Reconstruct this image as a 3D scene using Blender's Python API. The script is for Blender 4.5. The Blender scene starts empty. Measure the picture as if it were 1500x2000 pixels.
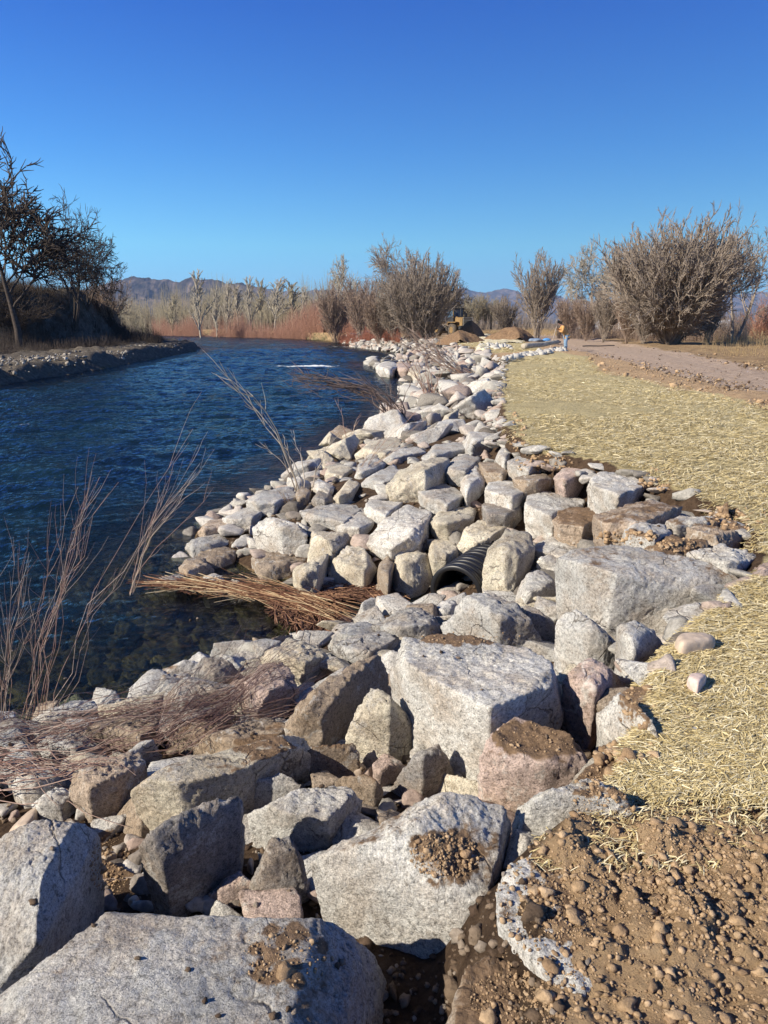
import bpy, bmesh, math, random
import numpy as np
from mathutils import Vector
R = math.radians
sc = bpy.context.scene
COL = sc.collection
# ------------------------------------------------------------------ camera, world, sun, exposure
CAMZ = 1.6; PITCH = R(14.25); FPX = 1450.0
cam_d = bpy.data.cameras.new('camera'); cam = bpy.data.objects.new('camera', cam_d); COL.objects.link(cam)
cam_d.sensor_fit = 'VERTICAL'; cam_d.sensor_height = 24; cam_d.lens = 24*FPX/2000
cam_d.clip_start = 0.05; cam_d.clip_end = 40000
cam.location = (0, 0, CAMZ); cam.rotation_euler = (R(90)-PITCH, 0, 0); sc.camera = cam
SUN_EL = R(31); SUN_AZ = R(206)          # direction towards the sun, measured from +x, counter-clockwise
sun_dir = Vector((math.cos(SUN_EL)*math.cos(SUN_AZ), math.cos(SUN_EL)*math.sin(SUN_AZ), math.sin(SUN_EL)))
w = bpy.data.worlds.new('World'); sc.world = w; w.use_nodes = True
wn = w.node_tree.nodes; wl = w.node_tree.links
sky = wn.new('ShaderNodeTexSky'); sky.sky_type = 'NISHITA'; sky.sun_disc = False
sky.sun_elevation = SUN_EL; sky.sun_rotation = SUN_AZ-R(90)
sky.altitude = 1500; sky.air_density = 1.0; sky.dust_density = 0.15; sky.ozone_density = 3.0
wtc = wn.new('ShaderNodeTexCoord'); wsep = wn.new('ShaderNodeSeparateXYZ'); wl.new(wtc.outputs['Generated'], wsep.inputs[0])
wr = wn.new('ShaderNodeValToRGB'); wl.new(wsep.outputs['Z'], wr.inputs['Fac'])       # clear, dry, deep blue air; unseen upper stops darkened to cut ambient light
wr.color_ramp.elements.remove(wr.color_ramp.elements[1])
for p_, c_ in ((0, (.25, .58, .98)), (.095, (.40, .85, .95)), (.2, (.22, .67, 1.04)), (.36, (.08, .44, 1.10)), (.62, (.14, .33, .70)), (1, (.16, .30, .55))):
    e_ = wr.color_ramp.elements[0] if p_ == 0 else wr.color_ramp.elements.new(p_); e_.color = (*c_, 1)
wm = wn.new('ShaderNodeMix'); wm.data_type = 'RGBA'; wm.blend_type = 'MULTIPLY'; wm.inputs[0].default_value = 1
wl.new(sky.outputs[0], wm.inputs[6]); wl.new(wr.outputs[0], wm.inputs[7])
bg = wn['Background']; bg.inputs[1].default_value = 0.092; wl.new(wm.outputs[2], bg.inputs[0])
sd = bpy.data.lights.new('sun', 'SUN'); so = bpy.data.objects.new('sun', sd); COL.objects.link(so)
sd.energy = 5.0; sd.angle = R(0.5); sd.color = (1.0, 0.91, 0.77)
so.rotation_euler = sun_dir.to_track_quat('Z', 'Y').to_euler()
sc.view_settings.view_transform = 'Standard'; sc.view_settings.look = 'None'
sc.view_settings.exposure = 0.72; sc.view_settings.gamma = 1
sc.cycles.max_bounces = 6; sc.cycles.transparent_max_bounces = 16
# ------------------------------------------------------------------ pixel <-> world
CP, SP = math.cos(PITCH), math.sin(PITCH)
def ray(px, py):
    a = (px-750)/FPX; b = -(py-1000)/FPX
    return np.array([a, CP+b*SP, -SP+b*CP])
def G(px, py, z):
    d = ray(px, py); t = (z-CAMZ)/d[2]; return np.array([d[0]*t, d[1]*t, z])
def AT(px, py, Y):
    d = ray(px, py); t = Y/d[1]; return np.array([d[0]*t, Y, CAMZ+d[2]*t])
# ------------------------------------------------------------------ noise
def _h(ix, iy, iz, s):
    h = (ix*374761393 + iy*668265263 + iz*2147483647*3 + s*1274126177) & 0xffffffff
    h = ((h ^ (h >> 13))*1274126177) & 0xffffffff
    h = ((h ^ (h >> 15))*2246822519) & 0xffffffff
    return (h ^ (h >> 16)) & 0xffffffff
def vnoise(P, s=0):
    P = np.asarray(P, float); I = np.floor(P).astype(np.int64); F = P-I; F = F*F*F*(F*(F*6-15)+10)
    out = 0
    for dx in (0, 1):
        wx = F[:, 0] if dx else 1-F[:, 0]
        for dy in (0, 1):
            wy = F[:, 1] if dy else 1-F[:, 1]
            for dz in (0, 1):
                wz = F[:, 2] if dz else 1-F[:, 2]
                out = out + wx*wy*wz*(_h(I[:, 0]+dx, I[:, 1]+dy, I[:, 2]+dz, s)/4294967295.0)
    return out*2-1
def fbm(P, o=4, s=0, g=0.5):
    a = 1; t = 0; P = np.asarray(P, float)
    for k in range(o):
        t = t+a*vnoise(P*2**k+17.3*k, s+k); a *= g
    return t
def sm(t): t = np.clip(t, 0, 1); return t*t*(3-2*t)
# ------------------------------------------------------------------ mesh helpers
def mesh_np(name, V, F, smooth=False, mat=None):
    V = np.asarray(V, np.float32); F = np.asarray(F, np.int32); k = F.shape[1]
    me = bpy.data.meshes.new(name)
    me.vertices.add(len(V)); me.vertices.foreach_set('co', V.ravel())
    me.loops.add(F.size); me.loops.foreach_set('vertex_index', F.ravel())
    me.polygons.add(len(F)); me.polygons.foreach_set('loop_start', np.arange(0, F.size, k, dtype=np.int32))
    me.polygons.foreach_set('loop_total', np.full(len(F), k, np.int32))
    if smooth: me.polygons.foreach_set('use_smooth', np.ones(len(F), bool))
    if mat: me.materials.append(mat)
    me.update(calc_edges=True); me.validate()
    return me
def attr(me, name, vals):
    a = me.attributes.new(name, 'FLOAT', 'POINT'); a.data.foreach_set('value', np.asarray(vals, np.float32))
def link(name, me, parent=None, loc=(0, 0, 0)):
    o = bpy.data.objects.new(name, me); COL.objects.link(o); o.location = loc
    if parent: o.parent = parent
    return o
def tag(o, label=None, cat=None, group=None, kind=None):
    if label: o['label'] = label
    if cat: o['category'] = cat
    if group: o['group'] = group
    if kind: o['kind'] = kind
    return o
def empty(name, loc, label, cat, group=None):
    o = bpy.data.objects.new(name, None); COL.objects.link(o); o.location = loc; o.empty_display_size = .1
    return tag(o, label, cat, group)
def grid_faces(n, m, wrap=False):
    i = np.arange(n-1)[:, None]; j = np.arange(m if wrap else m-1)[None, :]; j2 = (j+1) % m
    return np.stack([i*m+j, i*m+j2, (i+1)*m+j2, (i+1)*m+j], -1).reshape(-1, 4)
def tubes(lines, sides=4):
    """lines: list of (points Nx3, radii N) -> V, F (quads)"""
    Vs = []; Fs = []; off = 0; fc = {}
    ang = np.arange(sides)*2*math.pi/sides
    ca, sa = np.cos(ang), np.sin(ang)
    by = {}
    for P, r in lines: by.setdefault(len(P), []).append((P, r))
    for n, L in by.items():
        P = np.array([l[0] for l in L], float); r = np.array([l[1] for l in L], float)
        T = np.gradient(P, axis=1); T /= np.linalg.norm(T, axis=2, keepdims=True)+1e-9
        ref = np.where(np.abs(T[:, :1, 2:3]) > .8, np.array([[[1., 0, 0]]]), np.array([[[0, 0, 1.]]]))
        U = np.cross(T, np.broadcast_to(ref, T.shape)); U /= np.linalg.norm(U, axis=2, keepdims=True)+1e-9
        W = np.cross(T, U)
        V = P[:, :, None]+r[:, :, None, None]*(U[:, :, None]*ca[None, None, :, None]+W[:, :, None]*sa[None, None, :, None])
        m = len(L); Vs.append(V.reshape(-1, 3))
        f = grid_faces(n, sides, True)
        Fs.append((f[None]+(np.arange(m)*n*sides)[:, None, None]).reshape(-1, 4)+off); off += m*n*sides
    return np.concatenate(Vs), np.concatenate(Fs)
# ------------------------------------------------------------------ materials
def mat(name, col=(.5, .5, .5), rough=.8, **k):
    m = bpy.data.materials.new(name); m.use_nodes = True
    b = m.node_tree.nodes['Principled BSDF']
    b.inputs['Base Color'].default_value = (*col, 1); b.inputs['Roughness'].default_value = rough
    b.inputs['Specular IOR Level'].default_value = k.get('spec', .3)
    b.inputs['Metallic'].default_value = k.get('metal', 0)
    return m
class N:
    def __init__(s, m): s.t = m.node_tree; s.b = s.t.nodes.get('Principled BSDF')
    def n(s, ty, **kw):
        x = s.t.nodes.new('ShaderNode'+ty)
        for k, v in kw.items():
            if k in x.inputs: x.inputs[k].default_value = v
            else: setattr(x, k, v)
        return x
    def l(s, a, b): s.t.links.new(a, b)
    def noise(s, vec, scale, detail=4, rough=.6):
        x = s.n('TexNoise', Scale=scale, Detail=detail, Roughness=rough); s.l(vec, x.inputs['Vector']); return x.outputs['Fac']
    def ramp(s, fac, *stops):
        x = s.n('ValToRGB'); e = x.color_ramp.elements
        while len(e) < len(stops): e.new(.5)
        for el, (p, c) in zip(e, stops):
            el.position = p; el.color = (*c, 1) if isinstance(c, tuple) else (c, c, c, 1)
        s.l(fac, x.inputs['Fac']); return x.outputs['Color']
    def mix(s, fac, a, b, mode='MIX'):
        x = s.n('Mix', data_type='RGBA', blend_type=mode)
        for v, i in ((fac, 0), (a, 6), (b, 7)):
            if hasattr(v, 'links'): s.l(v, x.inputs[i])
            else: x.inputs[i].default_value = (*v, 1) if isinstance(v, tuple) else v
        return x.outputs[2]
    def math(s, op, a, b=0.0, clamp=False):
        x = s.n('Math', operation=op, use_clamp=clamp)
        for v, i in ((a, 0), (b, 1)):
            if hasattr(v, 'links'): s.l(v, x.inputs[i])
            else: x.inputs[i].default_value = v
        return x.outputs[0]
    def at(s, name): return s.n('Attribute', attribute_name=name).outputs['Fac']
    def bump(s, h, strength, dist=.02):
        x = s.n('Bump', Strength=strength, Distance=dist); s.l(h, x.inputs['Height']); s.l(x.outputs[0], s.b.inputs['Normal'])
def noisy(name, stops, scale=8, rough=.9, bump=.5, bd=.02, detail=5, obj=True):
    m = mat(name, rough=rough, spec=.15); n = N(m); tc = n.n('TexCoord')
    v = tc.outputs['Object']
    f = n.noise(v, scale, detail, .65); c = n.ramp(f, *stops); n.l(c, n.b.inputs['Base Color'])
    if bump: n.bump(n.noise(v, scale*3, 5, .7), bump, bd)
    return m
def island(name, stops, rough=.8, spec=.2):
    m = mat(name, rough=rough, spec=spec); n = N(m); g = n.n('NewGeometry')
    n.l(n.ramp(g.outputs['Random Per Island'], *stops), n.b.inputs['Base Color']); return m
# rock: tint and dirt amount come from the object's own colour
M_ROCK = mat('granite', rough=.85, spec=.25); n = N(M_ROCK)
tc = n.n('TexCoord'); oi = n.n('ObjectInfo'); va = n.n('VectorMath', operation='ADD'); mu = n.math('MULTIPLY', oi.outputs['Random'], 60.)
n.l(tc.outputs['Object'], va.inputs[0]); n.l(mu, va.inputs[1]); v = va.outputs[0]
spk = n.ramp(n.noise(v, 55, 5, .8), (.36, .34), (.45, .82), (.56, 1.03), (.66, 1.2))
spk2 = n.ramp(n.noise(v, 170, 2, .6), (.38, .55), (.52, 1.0))
big = n.noise(v, 2.2, 4, .6)
stain = n.ramp(n.noise(v, 4.5, 6, .7), (.44, 0.0), (.62, .85))
tint = n.mix(stain, oi.outputs['Color'], n.mix(.6, oi.outputs['Color'], (.36, .25, .15)))
lite = n.ramp(n.noise(v, 9, 7, .75), (.54, 0.0), (.63, .6))
tint = n.mix(lite, tint, (.66, .65, .61))
c = n.mix(1.0, tint, n.ramp(big, (.3, .72), (.65, 1.1)), 'MULTIPLY')
c = n.mix(1.0, c, spk, 'MULTIPLY'); c = n.mix(.8, c, spk2, 'MULTIPLY')
lich = n.ramp(n.noise(v, 13, 8, .8), (.57, 0.0), (.64, .75)); c = n.mix(lich, c, n.mix(1.0, c, (.42, .38, .34), 'MULTIPLY'))
def lines_(sc_, dist_, wdt, gate):
    q = n.n('VectorMath', operation='ADD'); dn_ = n.n('TexNoise', Scale=sc_*1.3, Detail=5.); n.l(v, dn_.inputs['Vector']); sc2 = n.n('VectorMath', operation='SCALE'); sc2.inputs['Scale'].default_value = dist_
    n.l(dn_.outputs['Color'], sc2.inputs[0]); n.l(v, q.inputs[0]); n.l(sc2.outputs[0], q.inputs[1]); vo = n.n('TexVoronoi', feature='DISTANCE_TO_EDGE', Scale=sc_); n.l(q.outputs[0], vo.inputs['Vector'])
    return n.math('MULTIPLY', n.ramp(vo.outputs['Distance'], (0, 1.0), (wdt, 0.0)), n.ramp(n.noise(v, sc_*.8, 3, .6), (gate, 0.0), (gate+.08, 1.0)))
crk = lines_(2.6, .28, .016, .50); c = n.mix(n.math('MULTIPLY', crk, .75), c, (.07, .055, .045))
vn_ = lines_(1.7, .5, .022, .56); c = n.mix(n.math('MULTIPLY', vn_, .5), c, (.80, .78, .72))
geo = n.n('NewGeometry'); sep = n.n('SeparateXYZ'); n.l(geo.outputs['Normal'], sep.inputs[0])
up = n.math('MULTIPLY', n.math('SUBTRACT', sep.outputs['Z'], .45), 2.2, True)
dn = n.math('ADD', n.noise(v, 3.5, 8, .72), n.math('MULTIPLY', n.math('SUBTRACT', oi.outputs['Alpha'], .5), .5))
dm = n.math('MULTIPLY', n.math('MULTIPLY', n.math('SUBTRACT', dn, .53), 14., True), up)
dm = n.math('MAXIMUM', dm, n.math('MULTIPLY', n.math('SUBTRACT', n.math('ADD', n.at('mud'), n.math('MULTIPLY', n.math('SUBTRACT', n.noise(v, 16, 10, .8), .5), 1.7)), .55), 5., True))
up2 = n.math('MULTIPLY', n.math('SUBTRACT', sep.outputs['Z'], .25), 4., True); dm = n.math('MULTIPLY', dm, up2)
soilc = n.ramp(n.noise(v, 40, 6, .7), (.3, (.11, .07, .042)), (.7, (.27, .18, .11)))
c = n.mix(dm, c, soilc); n.l(c, n.b.inputs['Base Color'])
n.bump(n.math('SUBTRACT', n.math('ADD', n.noise(v, 28, 8, .75), n.math('MULTIPLY', n.noise(v, 110, 4, .7), .35)), n.math('MULTIPLY', crk, .5)), .85, .024)
M_COB = mat('cobble', rough=.6, spec=.3); n = N(M_COB); tc = n.n('TexCoord'); oi = n.n('ObjectInfo'); v = tc.outputs['Object']
n.l(n.mix(1.0, oi.outputs['Color'], n.ramp(n.noise(v, 16, 6, .7), (.35, .7), (.65, 1.15)), 'MULTIPLY'), n.b.inputs['Base Color']); n.bump(n.noise(v, 60, 5, .7), .25, .006)
M_RUB = island('rubble_rock', ((0, (.15, .13, .11)), (.3, (.38, .36, .32)), (.6, (.50, .48, .44)), (.85, (.38, .29, .24)), (1, (.58, .56, .51))), .9)
M_PEB = island('pebbles', ((0, (.08, .052, .036)), (.5, (.19, .135, .09)), (.85, (.28, .22, .165)), (1, (.36, .31, .26))), .9)
M_CLOD = island('soil_clods', ((0, (.32, .215, .13)), (.5, (.43, .30, .18)), (1, (.53, .385, .245))), 1., .05)
M_GAP = island('gap_rock', ((0, (.16, .13, .105)), (.35, (.34, .30, .26)), (.6, (.48, .45, .40)), (.85, (.38, .28, .23)), (1, (.56, .53, .48))), .9)
for m_ in (M_CLOD, M_PEB, M_RUB, M_GAP):
    n = N(m_); tc = n.n('TexCoord'); f_ = n.noise(tc.outputs['Object'], 30, 8, .75); bc = n.b.inputs['Base Color'].links[0].from_socket
    n.l(n.mix(1.0, bc, n.ramp(f_, (.32, .55), (.65, 1.25)), 'MULTIPLY'), n.b.inputs['Base Color']); n.bump(f_, .8, .02)
M_STRAW = island('straw', ((0, (.22, .16, .07)), (.25, (.50, .395, .18)), (.7, (.67, .565, .31)), (1, (.82, .745, .53))), .6, .3)
M_SOIL = noisy('loose_soil', ((.3, (.18, .11, .065)), (.7, (.36, .24, .145))), 5, 1, 1, .15, 10)
# terrain
M_TER = mat('ground', rough=.95, spec=.1); n = N(M_TER); tc = n.n('TexCoord'); v = tc.outputs['Object']
soil = n.ramp(n.noise(v, 5, 10, .7), (.3, (.31, .205, .12)), (.55, (.47, .33, .195)), (.75, (.58, .425, .265)))
straw = n.ramp(n.noise(v, 26, 8, .8), (.34, (.16, .12, .06)), (.46, (.45, .37, .19)), (.64, (.64, .56, .34)))
straw = n.mix(n.ramp(n.noise(v, .8, 6, .7), (.52, 0.0), (.72, .45)), straw, (.26, .19, .09))
road = n.ramp(n.noise(v, 3, 10, .75), (.3, (.29, .21, .15)), (.6, (.48, .37, .285)), (.75, (.58, .475, .38)))
field = n.ramp(n.noise(v, 1.3, 10, .75), (.3, (.15, .10, .06)), (.55, (.33, .23, .13)), (.72, (.44, .33, .19)))
bar = n.ramp(n.noise(v, 4, 10, .8), (.35, (.05, .043, .035)), (.55, (.14, .12, .095)), (.7, (.26, .23, .19)))  # bar ground darkened: the shade on its face is put into the colour
bed = n.ramp(n.noise(v, 2.2, 9, .75), (.35, (.03, .028, .015)), (.5, (.11, .095, .05)), (.66, (.26, .22, .13)))
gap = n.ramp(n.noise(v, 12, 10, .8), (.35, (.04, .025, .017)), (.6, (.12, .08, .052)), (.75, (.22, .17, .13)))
blan = n.ramp(n.noise(v, 3, 8, .8), (.35, (.45, .38, .22)), (.6, (.72, .66, .47)))
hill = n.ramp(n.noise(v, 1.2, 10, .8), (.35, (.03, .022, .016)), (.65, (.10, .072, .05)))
edge = n.math('MULTIPLY', n.math('SUBTRACT', n.noise(v, 2.5, 8, .75), .5), 1.4)
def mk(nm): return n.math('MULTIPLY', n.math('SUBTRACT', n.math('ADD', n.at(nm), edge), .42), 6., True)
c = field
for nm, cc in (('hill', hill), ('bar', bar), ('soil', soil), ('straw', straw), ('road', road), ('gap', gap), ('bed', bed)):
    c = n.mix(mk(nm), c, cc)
n.l(c, n.b.inputs['Base Color'])
n.bump(n.math('ADD', n.noise(v, 14, 10, .8), n.math('MULTIPLY', n.noise(v, 60, 4, .7), .3)), .9, .06)
# ------------------------------------------------------------------ plan of the place
WZ = -1.3
def Wp(*l): return [tuple(G(a, b, WZ)[:2]) for a, b in l]
def Tp(z, *l): return [tuple(G(a, b, z)[:2]) for a, b in l]
P_W = [(-14, -6), (-7, 3)]+Wp((0, 1405), (110, 1405), (200, 1380), (330, 1345), (370, 1320), (450, 1290), (560, 1262), (650, 1232), (740, 1205), (850, 1197),
      (850, 1165), (740, 1152), (600, 1140), (490, 1115), (440, 1085), (370, 1085), (385, 1035), (430, 1000), (480, 978), (560, 945), (620, 920), (680, 872),
      (735, 835), (790, 800), (815, 775), (810, 745), (790, 728), (735, 718), (725, 709), (800, 704), (835, 696), (790, 689), (740, 684), (690, 677), (700, 673),
      (640, 665), (560, 660), (440, 656), (330, 652), (255, 649))+[(-170, 260), (-170, 228)]+Wp((235, 658), (255, 663), (245, 668), (330, 672), (395, 679), (385, 686),
      (300, 702), (160, 728), (0, 753))+[(-24, 28), (-38, 5), (-45, -20)]
P_T = [(0.1, -6), (0.25, .4)]+Tp(-.02, (1085, 1960), (1075, 1880), (1020, 1800), (1010, 1730), (1060, 1670), (1150, 1610), (1225, 1500), (1290, 1400), (1300, 1300), (1390, 1210), (1470, 1130), (1500, 1070),
      (1440, 1000), (1300, 950), (1180, 905), (1040, 875), (990, 840), (978, 760), (990, 708), (950, 686), (905, 675), (850, 662), (770, 656))+[(-6, 127), (-30, 172), (-55, 205), (-110, 262),
      (-170, 275), (-400, 400), (-400, 2000), (2000, 2000), (2000, -6)]
P_STRAW = Tp(0, (1195, 1560), (1240, 1480), (1275, 1400), (1270, 1300), (1330, 1210), (1420, 1150), (1470, 1080), (1430, 1000), (1290, 945), (1170, 900), (1040, 878), (985, 840),
      (970, 760), (985, 705), (1090, 688), (1150, 698), (1172, 722), (1290, 750), (1400, 772), (1500, 795))+[(9, 10), (14, 4), (6, 1.9)]+Tp(0, (1500, 1548), (1350, 1545))
P_STRAW2 = Tp(0, (1035, 690), (950, 687), (905, 675), (860, 664), (900, 655), (1010, 660), (1030, 672), (1060, 682))
P_ROAD = Tp(0, (1700, 850), (1500, 772), (1400, 748), (1300, 724), (1200, 700), (1130, 686), (1060, 668), (1030, 658), (1010, 650), (1040, 646), (1110, 651), (1200, 668), (1350, 690), (1450, 711), (1700, 765))
P_SOIL = [(0, -3), (.2, 1)]+Tp(0, (1085, 1960), (1030, 1870), (1000, 1800), (990, 1730), (1050, 1660), (1150, 1600), (1225, 1500), (1290, 1400), (1300, 1300), (1380, 1210), (1440, 1130), (1420, 1000), (1290, 945), (1170, 900), (1040, 875), (985, 840),
      (975, 760), (985, 705), (950, 685), (850, 660), (880, 650), (1040, 650), (1120, 665), (1250, 695), (1400, 740), (1500, 760))+[(12, 12), (20, 0), (20, -3)]
P_HILL = [(-120, 54), (-60, 53), (-38, 56), (-30, 64), (-28, 82), (-33, 100), (-60, 135), (-120, 130)]
P_BAR = [(-120, 25), (-24, 25)]+Wp((0, 753), (160, 728), (300, 702), (385, 686), (395, 679), (330, 672), (245, 668))+[(-40, 100), (-120, 100)]
def pdist(X, Y, poly):
    P = np.array(poly, float); Q = np.roll(P, -1, 0); d = np.full(X.shape, 1e18); ins = np.zeros(X.shape, bool)
    for (ax, ay), (bx, by) in zip(P, Q):
        ex, ey = bx-ax, by-ay; t = np.clip(((X-ax)*ex+(Y-ay)*ey)/(ex*ex+ey*ey+1e-12), 0, 1)
        d = np.minimum(d, (X-ax-t*ex)**2+(Y-ay-t*ey)**2)
        if ay != by: ins ^= ((ay > Y) != (by > Y)) & (X < (bx-ax)*(Y-ay)/(by-ay)+ax)
    d = np.sqrt(d); return np.where(ins, d, -d)
def terrain(X, Y):
    X = np.asarray(X, float); Y = np.asarray(Y, float)
    dw = pdist(X, Y, P_W); dt = pdist(X, Y, P_T); dh = pdist(X, Y, P_HILL); db = pdist(X, Y, P_BAR)
    left = (X < -12) & (Y < 150) & (db > -80) & (dt < -3)
    out = np.maximum(-dw, 0)
    ratio = out/(out+np.maximum(-dt, 0)+1e-6)
    tgt = np.where(left, -.52, 0.0); k = np.where(left, sm(out/1.1), np.where(Y < 115, .74*ratio**.8+.26*sm(1-(-dt)/.30), ratio))
    tgt = tgt+np.where(left, 5.2*sm((dh+.6)/5.5), 0)
    tgt = tgt+3.2*np.exp(-(((X-60)/14)**2+((Y-92)/14)**2))
    tgt = tgt-.5*sm((X-9-Y*.33)/6)*sm((Y-10)/20)*sm((300-Y)/50)
    z = WZ+(tgt-WZ)*k
    z = np.where(dw > 0, WZ-np.minimum(1.3, .12+.30*dw)*sm(dw/.35+.2), z)
    return z
def tz(x, y): return float(terrain(np.array([x]), np.array([y]))[0])
def hit(px, py):
    d = ray(px, py); t = np.geomspace(.8, 300, 1500)
    X, Y, Z = d[0]*t, d[1]*t, CAMZ+d[2]*t; T = np.maximum(terrain(X, Y), WZ-.02); i = np.argmax(Z < T)
    if i == 0: i = len(t)-1
    return np.array([X[i], Y[i], T[i]])
# ------------------------------------------------------------------ terrain sheet
rr = np.concatenate([[.02], np.geomspace(.3, 1.28, 30), np.geomspace(1.3, 7, 380), np.geomspace(7.1, 300, 320), np.geomspace(320, 30000, 40)])
th = np.concatenate([np.linspace(-180, -38, 40)[:-1], np.linspace(-38, 38, 560), np.linspace(38, 180, 40)[1:-1]])
RR, TH = np.meshgrid(rr, np.radians(th), indexing='ij'); X = RR*np.sin(TH); Y = RR*np.cos(TH); shp = X.shape
X, Y = X.ravel(), Y.ravel(); Z = terrain(X, Y)
dw = pdist(X, Y, P_W); dt = pdist(X, Y, P_T); ds = np.maximum(pdist(X, Y, P_STRAW), pdist(X, Y, P_STRAW2)); dr = pdist(X, Y, P_ROAD)
dso = pdist(X, Y, P_SOIL); dh = pdist(X, Y, P_HILL); db = pdist(X, Y, P_BAR)
Q = np.stack([X, Y, X*0], 1)
near = np.exp(-RR.ravel()/9)
Z += fbm(Q*.35, 4, 5)*.10*sm(-dw/3)*sm((RR.ravel()-5)/10)*(1-sm(dr/1))
Z += fbm(Q*5., 4, 9)*(.022*near+.008)*sm((-dw)/.3)
so_ = sm((dso+.1)/.2)*(1-sm((ds+.05)/.1))*np.exp(-RR.ravel()/14); nb = RR.ravel() < 9; lum = np.zeros(len(X))
lum[nb] = (.030*np.maximum(0, fbm(Q[nb]*7., 2, 31)-.05)+.022*np.abs(vnoise(Q[nb]*17., 33))+.016*np.maximum(0, vnoise(Q[nb]*34., 35))+.009*np.maximum(0, vnoise(Q[nb]*70., 37)))*(.35+.9*sm(.5+fbm(Q[nb]*1.6, 3, 39)))
Z += lum*so_
Z += .035*sm(-dr/.8)*sm((dr+3)/2)*np.maximum(0, vnoise(Q*1.2, 4))                    # road shoulder lumps
Z += (fbm(Q*1.1, 4, 12)*.20+fbm(Q*.3, 3, 14)*.16)*sm((db+.6)/1)*(dw < 0)*(dh < 1)
Z += fbm(Q*.25, 4, 19)*.8*sm(dh/6)
Z += fbm(Q*1.8, 3, 23)*.09*(dw > .2)*near
Z -= .03*sm(dr/.8)+.03*np.exp(-((np.abs(dr-1.2)-.25)/.2)**2)
me = mesh_np('ground', np.stack([X, Y, Z], 1), grid_faces(shp[0], shp[1], True), True, M_TER)
def m01(d, w): return np.clip(.5+d/(2*w), 0, 1)
wv = np.maximum(.12, RR.ravel()*.012)
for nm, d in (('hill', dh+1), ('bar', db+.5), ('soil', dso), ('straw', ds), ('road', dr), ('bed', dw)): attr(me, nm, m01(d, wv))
rip = np.minimum(-dt, -dw)
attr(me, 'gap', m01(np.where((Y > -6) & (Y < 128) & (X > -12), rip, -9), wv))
tag(link('ground', me), kind='structure')
# ------------------------------------------------------------------ water
M_WAT = bpy.data.materials.new('river_water'); M_WAT.use_nodes = True; n = N(M_WAT); n.t.nodes.clear()
out = n.n('OutputMaterial'); tc = n.n('TexCoord'); v = tc.outputs['Object']
mp = n.n('Mapping'); mp.inputs['Scale'].default_value = (1, .55, 1); mp.inputs['Rotation'].default_value = (0, 0, R(8)); n.l(v, mp.inputs[0]); wvv = mp.outputs[0]
hh = n.math('ADD', n.noise(wvv, 5, 6, .62), n.math('MULTIPLY', n.noise(wvv, 1.4, 4, .6), 1.6))
hh = n.math('MULTIPLY', hh, n.math('ADD', n.math('MULTIPLY', n.noise(wvv, .22, 3, .6), 2.2), -.25))
bp = n.n('Bump', Strength=1.0, Distance=.15); n.l(hh, bp.inputs['Height'])
gl = n.n('BsdfGlossy', Roughness=.05); n.l(bp.outputs[0], gl.inputs['Normal']); gl.inputs['Color'].default_value = (.66, .68, .71, 1)
fr = n.n('Fresnel', IOR=1.33); n.l(bp.outputs[0], fr.inputs['Normal'])
tr = n.n('BsdfTransparent'); tr.inputs['Color'].default_value = (.62, .66, .55, 1)
di = n.n('BsdfDiffuse'); n.l(n.ramp(n.noise(wvv, .5, 3, .5), (.35, (.004, .011, .022)), (.7, (.008, .024, .028))), di.inputs['Color'])
mx = n.n('MixShader'); n.l(n.at('deep'), mx.inputs[0]); n.l(tr.outputs[0], mx.inputs[1]); n.l(di.outputs[0], mx.inputs[2])
m2 = n.n('MixShader'); n.l(fr.outputs[0], m2.inputs[0]); n.l(mx.outputs[0], m2.inputs[1]); n.l(gl.outputs[0], m2.inputs[2])
fo = n.n('BsdfDiffuse', ); fo.inputs['Color'].default_value = (.75, .78, .78, 1)
fm = n.math('MULTIPLY', n.math('SUBTRACT', n.math('ADD', n.at('foam'), n.noise(wvv, 7, 8, .8)), .98), 5., True)
m3 = n.n('MixShader'); n.l(fm, m3.inputs[0]); n.l(m2.outputs[0], m3.inputs[1]); n.l(fo.outputs[0], m3.inputs[2])
n.l(m3.outputs[0], out.inputs['Surface'])
rr = np.concatenate([np.geomspace(2.2, 90, 820), np.geomspace(91, 420, 160)]); th = np.radians(np.linspace(-48, 14, 640))
RR, TH = np.meshgrid(rr, th, indexing='ij'); X = RR*np.sin(TH); Y = RR*np.cos(TH); shp = X.shape; X, Y = X.ravel(), Y.ravel()
dw = pdist(X, Y, P_W); Q = np.stack([X*.9+Y*.12, Y*1.9-X*.25, X*0], 1)
calm = .10+.90*sm((dw-.8)/2.5)
cove = sm((dw-.2)/1.5)
jet = G(640, 716, WZ); jd = np.exp(-(((X-jet[0]+1.5)/3.2)**2+((Y-jet[1])/1.1)**2))
rap = sm((Y-40)/20)*.5
H = fbm(Q*.9, 4, 41, .55)
Hs = (.060+.04*rap)*H*calm+.012*fbm(Q*3.4, 3, 47)*calm+.05*jd*np.abs(fbm(Q*2, 3, 51))
foam = np.clip(jd*.75, 0, 1)+sm((H-.95)/.5)*.36*calm+.30*np.exp(-((X+14)**2/30+(Y-24)**2/40))*sm((H-.3)/.5)
j2 = G(670, 677, WZ); foam += .6*np.exp(-(((X-j2[0])/5)**2+((Y-j2[1]+1)/1.5)**2))+.22*np.exp(-((X+3)/3.5)**2)*sm((Y-32)/10)*sm((70-Y)/10)*sm((H-.1)/.5)
me = mesh_np('river_water', np.stack([X, Y, WZ+Hs], 1), grid_faces(*shp), True, M_WAT)
sh = sm((dw-.5)/4.2); attr(me, 'deep', np.clip(sh*.96+.02, 0, .985)); attr(me, 'foam', foam)
tag(link('river_water', me), kind='structure')
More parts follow.
